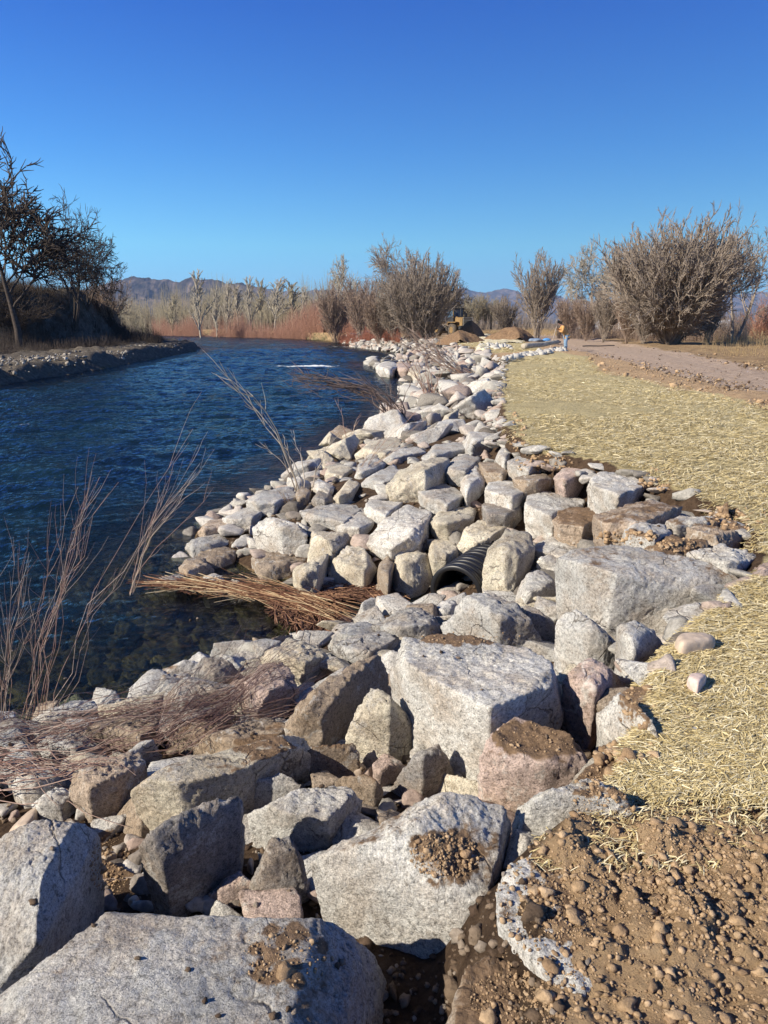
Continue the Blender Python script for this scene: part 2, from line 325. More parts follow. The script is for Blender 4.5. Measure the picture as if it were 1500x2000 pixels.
# ------------------------------------------------------------------ rocks
_ico = {}
def ico(k):
    if k not in _ico:
        bm = bmesh.new(); bmesh.ops.create_icosphere(bm, subdivisions=k, radius=1)
        V = np.array([v.co[:] for v in bm.verts]); F = np.array([[v.index for v in f.verts] for f in bm.faces]); bm.free(); _ico[k] = (V, F)
    return _ico[k]
def hull_planes(P):
    bm = bmesh.new()
    for p in P: bm.verts.new(p)
    r = bmesh.ops.convex_hull(bm, input=bm.verts[:]); bm.normal_update()
    c = P.mean(0); pl = []
    for f in bm.faces:
        if f.calc_area() < 1e-7: continue
        nn = np.array(f.normal[:]); d = float(np.dot(nn, np.array(f.verts[0].co[:])-c))
        if d < 0: nn, d = -nn, -d
        if d > 1e-4: pl.append((*nn, d))
    bm.free(); return c, np.array(pl)
def rock_shape(P, k, seed, rough=.05, soft=26, lo=1.0, cuts=5):
    """rounded, chipped solid whose faces follow the convex hull of P; returns centre, V (about centre), F"""
    P = np.asarray(P, float); c, pl = hull_planes(P)
    S = np.maximum((P-c).std(0), 1e-3); S = S/S.max(); S = np.maximum(S, .35)
    D, F = ico(k); D = D*S; D = D/np.linalg.norm(D, axis=1, keepdims=True)
    size = np.abs(P-c).max(0).mean()
    rg = np.random.default_rng(seed); cn = rg.normal(size=(cuts, 3)); cn /= np.linalg.norm(cn, axis=1, keepdims=True)
    cd = ((P-c)@cn.T).max(0)*rg.uniform(.80, .95, cuts); pl = np.vstack([pl, np.column_stack([cn, cd])])
    q = np.maximum(D@pl[:, :3].T, 1e-6)/pl[:, 3]           # 1/r for every plane
    qm = q.max(1, keepdims=True)
    r = 1/(qm[:, 0]*(np.sum((q/qm)**soft, 1))**(1/soft))
    V = D*r[:, None]
    f = 1.6/size
    n1 = fbm(V*f+seed*3.7, 3, seed); n2 = fbm(V*f*4+seed, 5 if k > 5 else 4, seed+7, .68)
    ch = np.floor(2.2*n1+vnoise(V*f*2+5, seed+3))/2.2
    cr = np.abs(fbm(V*f*1.7+seed*9, 3, seed+13)); cr = -.9*np.exp(-(cr/.035)**2)*(k > 5)
    V = V*(1+rough*(.30*n1*lo+.50*ch*lo+.50*n2+.55*cr))[:, None]
    return c, V, F
ROCKC = dict(g=(.56, .55, .52), w=(.74, .72, .665), c=(.69, .63, .50), p=(.60, .47, .41), b=(.42, .34, .26), d=(.34, .32, .30), t=(.50, .40, .31))
TRACED = []      # centres and radii of placed rocks
def add_rock(pts3, k, tone, dirt, label, seed, name='boulder', rough=.05, soft=26, matl=None, group=None, cat=None):
    c, V, F = rock_shape(pts3, k, seed, rough, soft, cuts=2 if group else 5)
    me = mesh_np(name, V, F, True, matl or M_ROCK); o = link(name, me, loc=c)
    rnd = random.Random(seed); j = rnd.uniform(.92, 1.08); cc = ROCKC[tone] if isinstance(tone, str) else tone
    o.color = (*[x*j for x in cc], dirt)
    tag(o, label, cat or name, group)
    TRACED.append((c[0], c[1], .5*np.abs(V[:, :2]).max()))
    return o
def px_rock(i, spec):
    name, tone, dirt, H, pts, label = spec
    xs = [p[0] for p in pts]; ys = [p[1] for p in pts]
    b = hit(pts[int(np.argmax(ys))][0], min(max(ys), 2150)); zb = b[2]-.03
    dist = np.linalg.norm(b-np.array([0, 0, CAMZ])); mpp = dist/FPX
    w, h = (max(xs)-min(xs))*mpp, (max(ys)-min(ys))*mpp
    if isinstance(H, tuple): zb, H = H
    elif name != 'cobble': zb = min(zb, .08-H)
    H = max(H, .05); cx, cy = sum(xs)/len(xs), sum(ys)/len(ys); y0, y1 = min(ys), max(ys)
    flat = cx > 1190 and 975 < cy < 1150
    if flat: zb = .035-H
    elif not any(len(p) > 2 for p in pts) and 880 < cy < 1110 and name != 'cobble': H *= .84
    rnd = random.Random(i*31+5); P = []
    expl = any(len(p) > 2 for p in pts)
    for p in pts:
        if len(p) > 2: f = p[2]
        else: t = (p[1]-y0)/(y1-y0+1e-6); f = 1-max(0, (t-.38)/.62)*(.95+.1*rnd.random())-.12*rnd.random()*(t < .38)
        P.append(G(p[0], p[1], zb+H*f))
    if not expl:
        wq, hq = max(xs)-min(xs), y1-y0; sl = rnd.uniform(-.16, .16); lo_ = rnd.uniform(.02, .16)
        for u, v_, f in ((-.30, lo_-sl, 1.0), (rnd.uniform(.02, .2), lo_+sl, 1.06), (rnd.uniform(-.1, .1), -.22, 1.05)):
            P.append(G(cx+u*wq, cy+v_*hq, zb+H*f))
    P = np.array(P); c = P.mean(0); L = []
    for p in P:
        q = c+(p-c)*.82; q[2] = zb-(.35 if flat or b[2] < WZ+.05 else .10)-.12*H; q[1] += .10*H; L.append(q)
    P = np.vstack([P, L])
    px = max(xs)-min(xs)
    k = 7 if px > 330 else 6 if px > 110 else 5 if px > 45 else 4
    if name == 'cobble':
        c, V, F = rock_shape(P, 5, i+11, .02, 7, cuts=0); o = link(name, mesh_np(name, V, F, True, M_COB), loc=c); o.color = (*ROCKC[tone], 0); tag(o, label, 'cobble'); TRACED.append((c[0], c[1], .1)); return
    add_rock(P, k, tone, dirt, label, i+11, name, rough=.030 if px > 330 else .052 if expl else .06, soft=160 if px > 150 else 110, cat='rock' if name == 'boulder' and px < 90 else name)
ROCKS = [
# name, tone, dirt, height, pixel outline (third value: share of the height), label
('boulder','g',.40,.55,[(-20,2010,.95),(120,1855,1),(235,1765,1),(333,1767,1),(480,1775,1),(600,1780,1),(669,1781,1),(664,1829,1),(630,1916,1),(625,2000,1),(600,2200,1),(100,2300,.95),(-40,2100,.7),(762,1912,.4),(750,1990,.2),(700,1815,.85),(740,2150,.1),(-40,1980,.5)],'huge grey speckled boulder across the bottom left corner with a crumb of soil on top'),
('boulder','g',.30,.50,[(-120,1700,.8),(0,1633,.95),(40,1618,1),(127,1577,1),(160,1578,1),(187,1610,.9),(197,1633,.7),(180,1687,.55),(160,1713,.5),(170,1777,.25),(143,1837,.1),(103,1727,.98),(77,1833,.8),(0,1977,.2),(-150,1900,.4),(-60,2000,.3)],'broad mottled grey boulder at the left edge, below the round white rock'),
('boulder','d',.35,.50,[(267,1643,.8),(287,1707,.4),(323,1768,0),(300,1615,1),(363,1583,1),(447,1543,1),(467,1560,.95),(477,1610,.55),(473,1653,.3),(443,1713,.05),(383,1753,0),(310,1660,.85),(327,1745,.2)],'dark faced upright boulder with a bright left rim, behind a pale round cobble'),
('boulder','d',.2,.34,[(521,1617,1),(560,1619,.95),(578,1656,.8),(591,1682,.5),(608,1734,.2),(606,1777,0),(491,1773,0),(484,1717,.35),(495,1680,.6),(510,1700,.6)],'small steep dark rock wedged left of the soil-smeared front boulder'),
('boulder','p',.3,.18,[(370,1773,0),(463,1693,1),(473,1717,1),(497,1720,1),(490,1773,.1),(430,1740,.8)],'flat pinkish rock with a sharp tip behind the huge corner boulder'),
('boulder','w',.25,.26,[(478,1580,.7),(517,1617,.3),(569,1622,.3),(638,1638,0),(703,1603,.2),(708,1565,.7),(699,1543,1),(651,1526,1),(600,1535,1),(543,1552,1),(500,1560,1),(643,1598,.85),(560,1590,.9)],'long black and white speckled rock lying above the small steep dark rock'),
('boulder','g',.4,.22,[(480,1565,.4),(500,1526,.9),(547,1509,1),(580,1520,1),(595,1543,.7),(540,1570,.3)],'speckled rock tucked behind the long black and white one'),
('boulder','b',.6,.22,[(652,1518,.7),(699,1505,1),(730,1518,1),(751,1536,.7),(743,1562,.2),(708,1579,0),(660,1550,.4)],'mottled brown rock just right of the long speckled one'),
('boulder','b',.75,.24,[(584,1492,.6),(600,1458,1),(645,1450,1),(691,1449,1),(706,1462,.9),(704,1479,.6),(673,1510,.2),(630,1531,0),(587,1518,.2)],'lumpy dark reddish rock crusted with soil in the hollow'),
('cobble','t',0,.10,[(672,1498),(680,1484),(697,1477),(714,1482),(722,1498),(716,1512),(690,1514)],'smooth round tan cobble beside the lumpy reddish rock'),
('boulder','p',.2,.14,[(727,1492),(740,1477),(756,1471),(780,1482),(795,1497),(760,1518),(734,1514)],'little pink and white rock in the hollow under the pale triangular one'),
('boulder','d',.1,.32,[(760,1542,0),(785,1505,.55),(829,1453,1),(855,1445,1),(877,1471,.85),(894,1527,.1),(894,1545,0),(855,1545,0),(825,1475,.95),(800,1515,.5),(777,1553,0)],'small grey pyramid-shaped rock standing on the soil-smeared front boulder'),
('boulder','c',.1,.42,[(671,1435,.4),(700,1385,.75),(725,1349,1),(740,1352,1),(777,1367,.9),(838,1440,.3),(838,1452,.2),(795,1482,0),(740,1478,0),(708,1472,0),(795,1419,.6),(760,1380,.95)],'bright cream triangular boulder in front of the great block'),
('boulder','b',.25,.42,[(546,1406,.6),(578,1367,1),(640,1325,1),(695,1289,1),(738,1280,1),(751,1310,.7),(775,1358,.25),(700,1440,0),(665,1440,0),(643,1354,1),(626,1377,.95),(569,1425,.25),(626,1440,.1)],'long buff slab with a dark shadowed front, left of the great block'),
('boulder','w',.22,.55,[(751,1276,.85),(760,1252,1),(782,1240,1),(873,1234,1),(960,1245,1),(1033,1262,1),(1107,1312,1),(1107,1325,.97),(1030,1350,1),(975,1365,1),(959,1380,1),(850,1330,1),(800,1297,1),(812,1401,.25),(933,1475,0),(959,1427,.4),(1115,1384,.45),(1085,1423,.1),(1000,1440,.05)],'great pale flat-topped block in the middle of the near riprap'),
('boulder','p',.66,.40,[(933,1475,.85),(961,1429,1),(998,1388,1.1),(1034,1396,1.1),(1119,1436,1),(1165,1465,.9),(1205,1515,.7),(1064,1487,.92),(994,1468,.92),(933,1549,0),(1050,1568,0),(1107,1545,.1),(1180,1530,.3)],'pinkish brown block with a dark dirty top below the great pale block'),
('boulder','w',.35,.40,[(1000,1584,.6),(1016,1586,.75),(1070,1545,1),(1126,1520,1),(1190,1515,1),(1260,1560,1),(1008,1690,0),(1030,1670,.15),(1040,1650,.4),(1140,1610,.7),(1220,1620,.7)],'white speckled rock half buried at the edge of the loose soil'),
('boulder','w',.46,.62,[(584,1712,.45),(606,1733,.4),(608,1777,.15),(656,1630,.8),(703,1587,.95),(790,1548,1),(859,1539,1),(950,1552,1),(985,1560,.95),(1003,1600,.75),(996,1690,.5),(968,1756,.35),(976,1812,.1),(963,1865,0),(842,1955,0),(820,1903,.15),(807,1864,.25),(695,1788,.3),(955,1565,1),(957,1630,.95),(946,1743,.75),(924,1803,.6),(890,1868,.35),(860,1930,.12)],'massive rounded white boulder with a dark brown smear of soil on top'),
('boulder','w',.45,(-.32,.335),[(970,1720,.98),(996,1692,1),(1048,1656,1),(1140,1616,1),(970,1796,.98),(1030,1862,.97),(1088,1934,.97),(1140,1942,.95),(1170,1928,.93),(1240,1800,.85),(1200,1650,.85),(978,1760,1)],'slab buried in the loose soil with only its white left edge showing'),
('boulder','b',.9,(-.42,.38),[(862,2010,.7),(900,1932,.95),(920,1868,1),(948,1856,1),(976,1864,1),(1028,1884,1),(1084,1932,.9),(1100,2060,.9),(900,2120,.9)],'soil-heaped rock at the bottom edge right of the huge corner boulder'),
# left middle
('boulder','c',.50,.38,[(245,1527,.9),(269,1499,1),(390,1473,1),(500,1445,1),(602,1416,1),(628,1442,.9),(576,1490,.7),(490,1492,1),(459,1505,1),(347,1529,1),(303,1518,1),(247,1542,.75),(277,1594,.15),(299,1611,0),(347,1587,.1),(433,1557,.1),(500,1530,.1),(560,1520,.1)],'long flat-topped slab with pebbles scattered on top, above the dark faced boulder'),
('boulder','t',.35,.30,[(121,1527),(160,1500),(208,1477),(260,1464),(295,1481),(256,1512),(243,1533),(247,1564),(195,1553)],'brownish pink angular rock between the round white rock and the long slab'),
('boulder','w',.0,.24,[(20,1533),(26,1507),(52,1483),(104,1483),(126,1516),(110,1540),(82,1553),(39,1559)],'bright white rounded rock under the flattened willow stems'),
('boulder','w',.2,.16,[(60,1570),(83,1547),(117,1533),(153,1550),(120,1573),(77,1596)],'small white rock just below the round white one'),
('cobble','t',0,.12,[(3,1632),(20,1610),(53,1573),(80,1557),(74,1587),(60,1613),(30,1624)],'elongated tan river stone standing on end at the left edge'),
('boulder','b',.5,.22,[(364,1475),(390,1442),(446,1421),(529,1395),(563,1421),(520,1445),(433,1476)],'low dusty brown rock behind the long pebble-strewn slab'),
('boulder','d',.0,.26,[(368,1319,.3),(394,1287,.9),(403,1284,1),(433,1281,1),(459,1291,.9),(487,1325,.4),(468,1345,.1),(424,1338,0),(415,1315,.75)],'two-toned rock with a white left side and black right side at the water'),
('boulder','d',.1,.30,[(312,1405,0),(321,1364,.55),(342,1334,.9),(364,1324,1),(451,1334,1),(462,1362,.7),(433,1386,.3),(403,1405,.1),(338,1414,0),(352,1369,.8)],'dark rock with a pink left face behind the brush'),
('boulder','p',.2,.30,[(480,1330),(507,1299),(546,1288),(570,1312),(586,1345),(581,1362),(546,1384),(500,1400),(470,1380)],'reddish granite rock crossed by red willow twigs'),
('boulder','c',.1,.26,[(500,1286),(524,1268),(564,1260),(588,1250),(620,1260),(640,1280),(662,1304),(620,1318),(560,1306)],'cream boulder at the edge of the cove, right of the two-toned rock'),
('boulder','w',.1,.15,[(446,1284),(462,1272),(508,1273),(515,1285),(480,1298),(455,1296)],'small pale rock between the two-toned rock and the cream boulder'),
('boulder','w',.0,.18,[(48,1418),(100,1382),(143,1365),(186,1369),(197,1382),(152,1401),(143,1414),(82,1425)],'smooth pale rounded boulder at the water left of the brush'),
('boulder','c',.3,.16,[(190,1379),(225,1371),(303,1353),(328,1351),(320,1382),(277,1397),(215,1397)],'long low buff rock along the waterline behind the brush'),
('boulder','b',.3,.2,[(150,1420),(210,1395),(290,1392),(330,1410),(280,1450),(180,1450)],'low brown rock buried under the flattened willow stems'),
('boulder','d',.2,.2,[(-30,1440),(0,1405),(40,1400),(60,1425),(30,1460)],'dark rock at the foot of the tall willow stems on the left edge'),
('boulder','g',.4,.2,[(60,1470),(90,1435),(150,1430),(200,1455),(150,1480)],'grey rock showing through the brush above the round white rock'),
('boulder','b',.6,.2,[(330,1440),(370,1415),(430,1400),(470,1410),(430,1440),(370,1460)],'brown rock half hidden by the flattened willow stems'),
# near side of the pipe cove
('boulder','g',.2,.24,[(640,1262),(656,1232),(704,1213),(725,1215),(750,1235),(700,1265)],'grey rock at the head of the reed raft'),
('boulder','g',.3,.24,[(634,1273),(645,1254),(708,1243),(760,1228),(788,1241),(743,1278),(695,1291),(660,1304)],'wrinkled grey rock just left of the great block'),
('boulder','g',.3,.30,[(725,1222),(777,1193),(816,1185),(847,1198),(864,1219),(860,1234),(800,1245),(745,1240)],'grey rounded boulder in front of the pipe mouth'),
('boulder','g',.3,.42,[(858,1234,.2),(881,1198,.7),(912,1163,1),(959,1156,1),(1011,1176,1),(1046,1219,.75),(1073,1263,.3),(1052,1278,0),(1037,1256,.4),(955,1240,.25),(975,1200,1)],'large smooth grey boulder leaning right beside the pipe mouth'),
('boulder','w',.1,.14,[(850,1180),(868,1169),(894,1174),(888,1195),(873,1211),(853,1200)],'small white rock set right in front of the pipe opening'),
('boulder','d',.2,.30,[(1005,1195,.6),(1024,1180,1),(1085,1202,.9),(1091,1267,0),(1070,1262,.0),(1059,1228,.5),(1030,1200,.95)],'shadowed jagged rock right of the large smooth grey boulder'),
('boulder','g',.25,.46,[(1086,1205,.9),(1093,1183,1),(1122,1187,1),(1185,1238,.9),(1214,1262,.7),(1214,1297,.1),(1165,1302,0),(1119,1302,0),(1097,1271,.3),(1084,1234,.65),(1155,1225,.98),(1180,1260,.7)],'tall light grey boulder right above the corner of the great block'),
('boulder','w',.3,.42,[(1205,1223,.9),(1221,1207,1),(1243,1207,.95),(1298,1247,.7),(1303,1290,.4),(1298,1313,.2),(1251,1343,0),(1218,1300,.3),(1207,1253,.6),(1236,1253,.95),(1262,1278,.65)],'tall pale rock with a shadowed right side beside the straw'),
('boulder','p',.25,.42,[(1098,1344,.75),(1111,1308,.95),(1163,1284,1),(1214,1297,.9),(1251,1343,.5),(1229,1360,.4),(1181,1380,.2),(1163,1430,0),(1126,1395,.25),(1104,1370,.5),(1163,1341,1),(1148,1385,.55)],'tan angular boulder leaning over the dark hole by the great block'),
('boulder','w',.45,.30,[(1163,1395,.5),(1207,1355,.95),(1229,1348,1),(1260,1385,1),(1290,1445,.9),(1290,1462,.6),(1262,1489,0),(1229,1475,.1),(1170,1438,.25)],'white speckled slab edging the straw, topped by soil clods'),
# flat slabs to the right
('boulder','g',.45,.40,[(1085,1088,.9),(1117,1069,1),(1173,1062,1),(1229,1065,1),(1360,1093,.95),(1463,1130,.75),(1407,1163,.55),(1313,1160,.55),(1164,1160,.55),(1122,1174,.2),(1099,1149,.2),(1085,1121,.5),(1180,1120,1)],'broad grey slab, widest in the riprap, upper of the two stacked ledges'),
('boulder','w',.25,.35,[(1127,1180,.6),(1169,1158,1),(1304,1153,1),(1351,1172,1),(1365,1191,.8),(1304,1230,.4),(1243,1244,0),(1206,1215,.1),(1164,1197,.3)],'broad pale slab, lower of the two stacked ledges'),
('boulder','w',.2,.26,[(1005,1167),(1029,1116),(1071,1107),(1085,1130),(1094,1158),(1057,1183),(1024,1179)],'pale rock left of the two stacked ledges'),
('boulder','c',.3,.46,[(938,1111,.6),(954,1069,.9),(987,1034,1),(1040,1036,1),(1047,1069,.85),(1015,1088,.85),(1024,1116,.5),(1001,1174,0),(945,1151,.15),(985,1070,1.05),(970,1120,.6)],'tall cream boulder standing directly right of the pipe'),
('boulder','c',.05,.38,[(889,1076,.35),(907,1032,.9),(935,1016,1),(1001,1023,1),(968,1046,.9),(945,1090,.2),(917,1099,0),(898,1092,.1),(930,1060,.75)],'cream wedge boulder just above the pipe'),
('boulder','c',.05,.34,[(835,1083),(842,1055),(884,1044),(893,1074),(896,1097),(865,1116),(838,1099)],'cream five-sided rock at the upper left of the pipe mouth'),
('boulder','w',.3,.26,[(1010,1083),(1040,1072),(1080,1046),(1127,1034),(1169,1046),(1159,1062),(1099,1074),(1061,1107),(1024,1107)],'pale rock behind the widest grey slab'),
('boulder','t',.85,.28,[(1075,1004),(1117,988),(1197,990),(1170,1013),(1159,1046),(1099,1041),(1080,1032)],'pinkish rock with a patch of red soil left of the flat brown slab'),
('boulder','w',.35,.36,[(1024,985),(1033,962),(1061,953),(1136,967),(1145,985),(1080,999),(1075,1037),(1024,1025)],'upright white boulder left of the red soil patch'),
('boulder','w',.25,.36,[(1143,962),(1155,929),(1173,918),(1257,925),(1287,939),(1262,967),(1206,985),(1145,981)],'white boulder with a horizontal crack touching the straw'),
('boulder','p',.3,.26,[(1080,934),(1099,915),(1136,906),(1178,899),(1160,935),(1145,953),(1117,955)],'pinkish rock left of the cracked white boulder'),
('boulder','w',.1,.30,[(945,957),(954,939),(1010,934),(1047,948),(1025,967),(1019,990),(987,985),(945,973)],'blocky cream white boulder behind the flat dark one'),
('boulder','w',.0,.36,[(898,943),(912,906),(926,899),(944,915),(949,940),(940,976),(907,978)],'white rock shaped like an upright tooth'),
('boulder','b',.4,.24,[(931,899),(987,906),(1000,922),(975,940),(950,935)],'shadowed brown rock right of the tooth-shaped white one'),
('boulder','g',.0,.30,[(863,920),(889,892),(926,887),(940,894),(912,911),(898,943),(875,936)],'grey rounded rock left of the tooth-shaped white one'),
('boulder','d',.3,.22,[(940,985),(949,976),(1019,990),(1022,1020),(985,1018),(945,1006)],'dark flat rock under the blocky cream boulder'),
('boulder','c',.0,.28,[(837,1018),(851,995),(912,985),(931,990),(926,1013),(889,1043),(851,1041)],'smooth cream rock above the five-sided one'),
('boulder','g',.1,.28,[(814,957),(828,941),(875,943),(912,967),(903,985),(847,997),(828,987)],'grey angular rock right of the cream domed boulder'),
('boulder','t',.6,.26,[(1159,1009),(1197,995),(1267,967),(1337,985),(1295,1009),(1243,1018),(1211,1048),(1165,1043)],'flat brown slab dusted with soil below the straw corner'),
('boulder','g',.2,.20,[(1212,1055),(1220,1037),(1248,1018),(1299,1023),(1315,1037),(1267,1057)],'grey pointed rock behind the widest slab'),
('boulder','g',.5,.16,[(1295,1018),(1323,1004),(1388,999),(1432,1018),(1380,1028),(1340,1030)],'flat grey rock at the top right of the riprap beside straw'),
('boulder','t',.5,.16,[(1340,1030),(1383,1023),(1453,1041),(1407,1057),(1351,1050)],'pinkish flat rock below the top right grey one'),
('boulder','b',.95,.20,[(1255,1068),(1313,1041),(1360,1046),(1388,1060),(1346,1081),(1300,1085)],'rock capped by a reddish brown heap of soil'),
('boulder','w',.35,.20,[(1337,1079),(1407,1060),(1444,1060),(1479,1093),(1467,1118),(1397,1099)],'white flat rock nearest the straw at the right'),
('boulder','p',.2,.16,[(1453,1125),(1490,1097),(1540,1095),(1540,1125),(1500,1140),(1467,1144)],'smooth pink rock at the right edge of the photo'),
('cobble','t',.0,.16,[(1310,1243),(1318,1226),(1345,1220),(1385,1222),(1408,1236),(1402,1252),(1370,1261),(1325,1258)],'large oval tan cobble at the corner of the straw'),
('boulder','w',.2,.18,[(1300,1228),(1313,1204),(1350,1197),(1385,1210),(1360,1225),(1320,1240)],'rounded white rock behind the large oval cobble'),
('cobble','p',.0,.14,[(1339,1318),(1345,1303),(1368,1299),(1388,1306),(1386,1325),(1368,1341),(1346,1334)],'pinkish cobble with a flat side lying on the straw'),
('cobble','g',.0,.08,[(1330,1418),(1338,1406),(1362,1403),(1384,1410),(1388,1421),(1370,1431),(1342,1430)],'flat oval grey cobble lowest on the straw'),
('cobble','p',.0,.05,[(1375,1208),(1384,1203),(1395,1205),(1397,1213),(1385,1218)],'tiny pink pebble above the large oval cobble'),
('boulder','p',.1,.08,[(1400,1188),(1412,1172),(1432,1166),(1438,1178),(1420,1190)],'small red rock at the edge of the straw right of the ledges'),
# point by the cove
('boulder','w',.05,.36,[(490,1022,.85),(516,1008,1),(548,1012,1),(600,1028,1),(603,1042,.8),(597,1078,0),(545,1078,0),(500,1050,.3),(550,1030,1),(546,1060,.4)],'large white boulder with a dark right half on the point'),
('boulder','g',.2,.26,[(584,998),(660,984),(740,964),(722,988),(700,1005),(660,1030),(636,1042),(592,1012)],'long grey slab in the middle of the point'),
('boulder','w',.1,.26,[(655,1030),(672,1000),(708,988),(732,1020),(716,1042),(684,1054)],'white angular rock right of the long grey slab'),
('boulder','w',.1,.24,[(710,986),(724,976),(788,980),(772,1002),(740,1020),(716,1010)],'white triangular rock above the big light grey boulder'),
('boulder','w',.05,.42,[(706,1054,.4),(745,1018,.8),(780,988,1),(800,982,1),(848,996,1),(838,1030,.7),(836,1058,.3),(804,1078,0),(760,1082,0),(716,1062,.2),(762,1070,.5),(820,1038,.9)],'big light grey five-sided boulder in the middle of the slope'),
('boulder','c',.0,.34,[(596,1090,.2),(602,1034,1),(640,1056,.9),(646,1078,.4),(680,1038,.95),(686,1052,.7),(648,1076,.6),(620,1092,0)],'rock with a cream left face and dark back above the brown block'),
('boulder','c',.05,.42,[(634,1142,0),(646,1078,.8),(680,1053,1),(704,1056,1),(720,1096,.7),(738,1110,.4),(724,1150,0),(712,1148,0),(712,1104,.8)],'upright buff block standing in the water left of the pipe'),
('boulder','c',.1,.30,[(570,1118),(580,1104),(636,1078),(646,1080),(636,1138),(604,1138),(576,1126)],'buff rock leaning on the left of the upright block'),
('boulder','b',.1,.26,[(488,1086),(508,1076),(556,1080),(598,1092),(572,1122),(548,1138),(508,1122)],'brown wet rock in the water below the two-toned white boulder'),
('boulder','c',.05,.42,[(763,1170,0),(768,1108,.6),(776,1082,.9),(800,1078,1),(838,1078,1),(856,1120,.5),(838,1160,.1),(800,1178,0),(790,1110,.95),(822,1138,.5)],'cream boulder with a dark right side immediately left of the pipe'),
('boulder','b',.1,.26,[(734,1130),(740,1100),(760,1082),(772,1094),(766,1138),(745,1138)],'narrow shadowed brown rock between two buff blocks'),
('boulder','b',.2,.12,[(728,1150),(735,1132),(755,1128),(766,1140),(760,1156),(740,1158)],'small brown rock at the waterline below the narrow one'),
('boulder','c',.05,.46,[(746,956,.45),(780,920,.8),(820,900,1),(860,888,1),(886,890,1),(876,918,.8),(852,938,.6),(814,953,.4),(816,982,0),(780,976,0),(752,966,.2),(832,920,1.05)],'cream domed boulder, largest on the upper slope'),
('boulder','g',.1,.24,[(360,1070),(372,1056),(410,1045),(444,1034),(458,1060),(408,1068),(372,1078)],'grey rock with a dark right end at the tip of the point'),
('boulder','t',.1,.20,[(386,1038),(408,1016),(432,1012),(478,1032),(420,1044)],'tan rock above the tip of the point'),
('boulder','g',.2,.24,[(430,1010),(492,984),(520,996),(500,1018),(472,1030)],'grey slanted rock behind the tip of the point'),
('boulder','g',.2,.26,[(476,978),(508,960),(572,946),(582,972),(548,994),(500,986)],'flat grey slab along the water behind the point'),
('boulder','b',.0,.2,[(348,1110),(368,1090),(408,1086),(420,1104),(412,1122),(360,1122)],'dark rounded brown rock sitting in the water'),
('boulder','b',.0,.18,[(384,1082),(400,1062),(436,1066),(462,1076),(454,1104),(432,1118),(400,1090)],'brown rock in the water next to the dark rounded one'),
('boulder','d',.0,.12,[(298,1138),(324,1120),(352,1115),(366,1128),(352,1142)],'flat dark rock farthest out in the water'),
('boulder','w',.0,.10,[(390,1130),(408,1119),(436,1124),(442,1138),(416,1142)],'small rock with a white left side by the reed raft'),
('boulder','c',.0,.08,[(440,1140),(455,1129),(468,1130),(474,1140),(455,1146)],'small cream rock touching the reed raft'),
('boulder','g',.0,.08,[(383,1022),(386,1011),(398,1010),(402,1020),(392,1026)],'tiny grey rock alone at the waterline'),
('boulder','w',.1,.2,[(610,954),(620,932),(652,948),(658,958),(640,966)],'white faced rock beside the bent pale willow'),
('boulder','b',.1,.22,[(576,962),(590,948),(608,956),(606,988),(586,982)],'brown rock at the root of the bent pale willow'),
('boulder','d',.1,.22,[(608,978),(622,955),(645,962),(656,980),(630,990)],'dark rock right of the bent willow root'),
('boulder','c',.0,.26,[(648,975),(684,932),(704,944),(690,968),(668,984)],'cream triangular rock on the upper point'),
('boulder','g',.1,.28,[(728,926),(768,904),(792,922),(770,944),(740,956),(700,962),(705,942)],'dark shadowed rock left of the cream domed boulder'),
('boulder','c',.1,.24,[(632,930),(640,912),(668,905),(690,915),(680,930),(650,942)],'buff rock at the water above the bent willow'),
('boulder','w',.1,.26,[(690,935),(700,905),(735,892),(755,905),(740,925),(710,940)],'pale rock under the second willow stems'),
('boulder','g',.1,.24,[(985,905),(1000,890),(1030,885),(1075,895),(1070,918),(1020,930)],'pale flat rock at the lower edge of the straw'),
('boulder','w',.0,.30,[(965,903),(975,880),(985,868),(996,885),(1000,905),(980,910)],'small white spike of rock at the straw edge'),
('boulder','b',.4,.2,[(1000,935),(1040,920),(1085,930),(1080,950),(1030,950)],'brown soil-dusted rock behind the blocky cream boulder'),
('boulder','g',.2,.26,[(820,895),(850,868),(895,862),(930,872),(900,890),(860,900)],'flat grey rock behind the cream domed boulder'),
('boulder','w',.2,.26,[(745,900),(770,878),(815,870),(835,882),(800,900),(765,910)],'white rock upslope of the cream domed boulder'),
('boulder','g',.2,.3,[(895,868),(910,845),(960,835),(1002,845),(985,865),(940,880)],'long grey rock by the straw above the spike'),
('boulder','c',.1,.3,[(690,890),(720,862),(770,852),(790,866),(750,888),(710,900)],'cream rock at the water beside the dark willow clump'),
('cobble','g',.0,.09,[(333,1757),(340,1747),(360,1743),(376,1748),(379,1760),(370,1772),(345,1773)],'pale grey oval cobble lying at the foot of the dark faced boulder'),
('cobble','t',.0,.08,[(245,1756),(252,1742),(265,1737),(275,1745),(273,1762),(250,1765)],'orange brown cobble behind the huge corner boulder'),
('cobble','b',.0,.07,[(193,1664),(200,1654),(220,1652),(231,1660),(228,1672),(214,1680),(203,1674)],'brown oval cobble on the soil right of the mottled boulder'),
('cobble','t',.0,.10,[(480,1688),(484,1668),(492,1663),(497,1672),(494,1695),(485,1705)],'narrow tan cobble between the dark boulder and steep dark rock'),
('cobble','t',.0,.08,[(462,1530),(470,1505),(490,1492),(508,1496),(500,1516),(480,1528)],'tan cobble resting on the right end of the long slab'),
]
ROCKID = {}
for i, s in enumerate(ROCKS): px_rock(i, s)
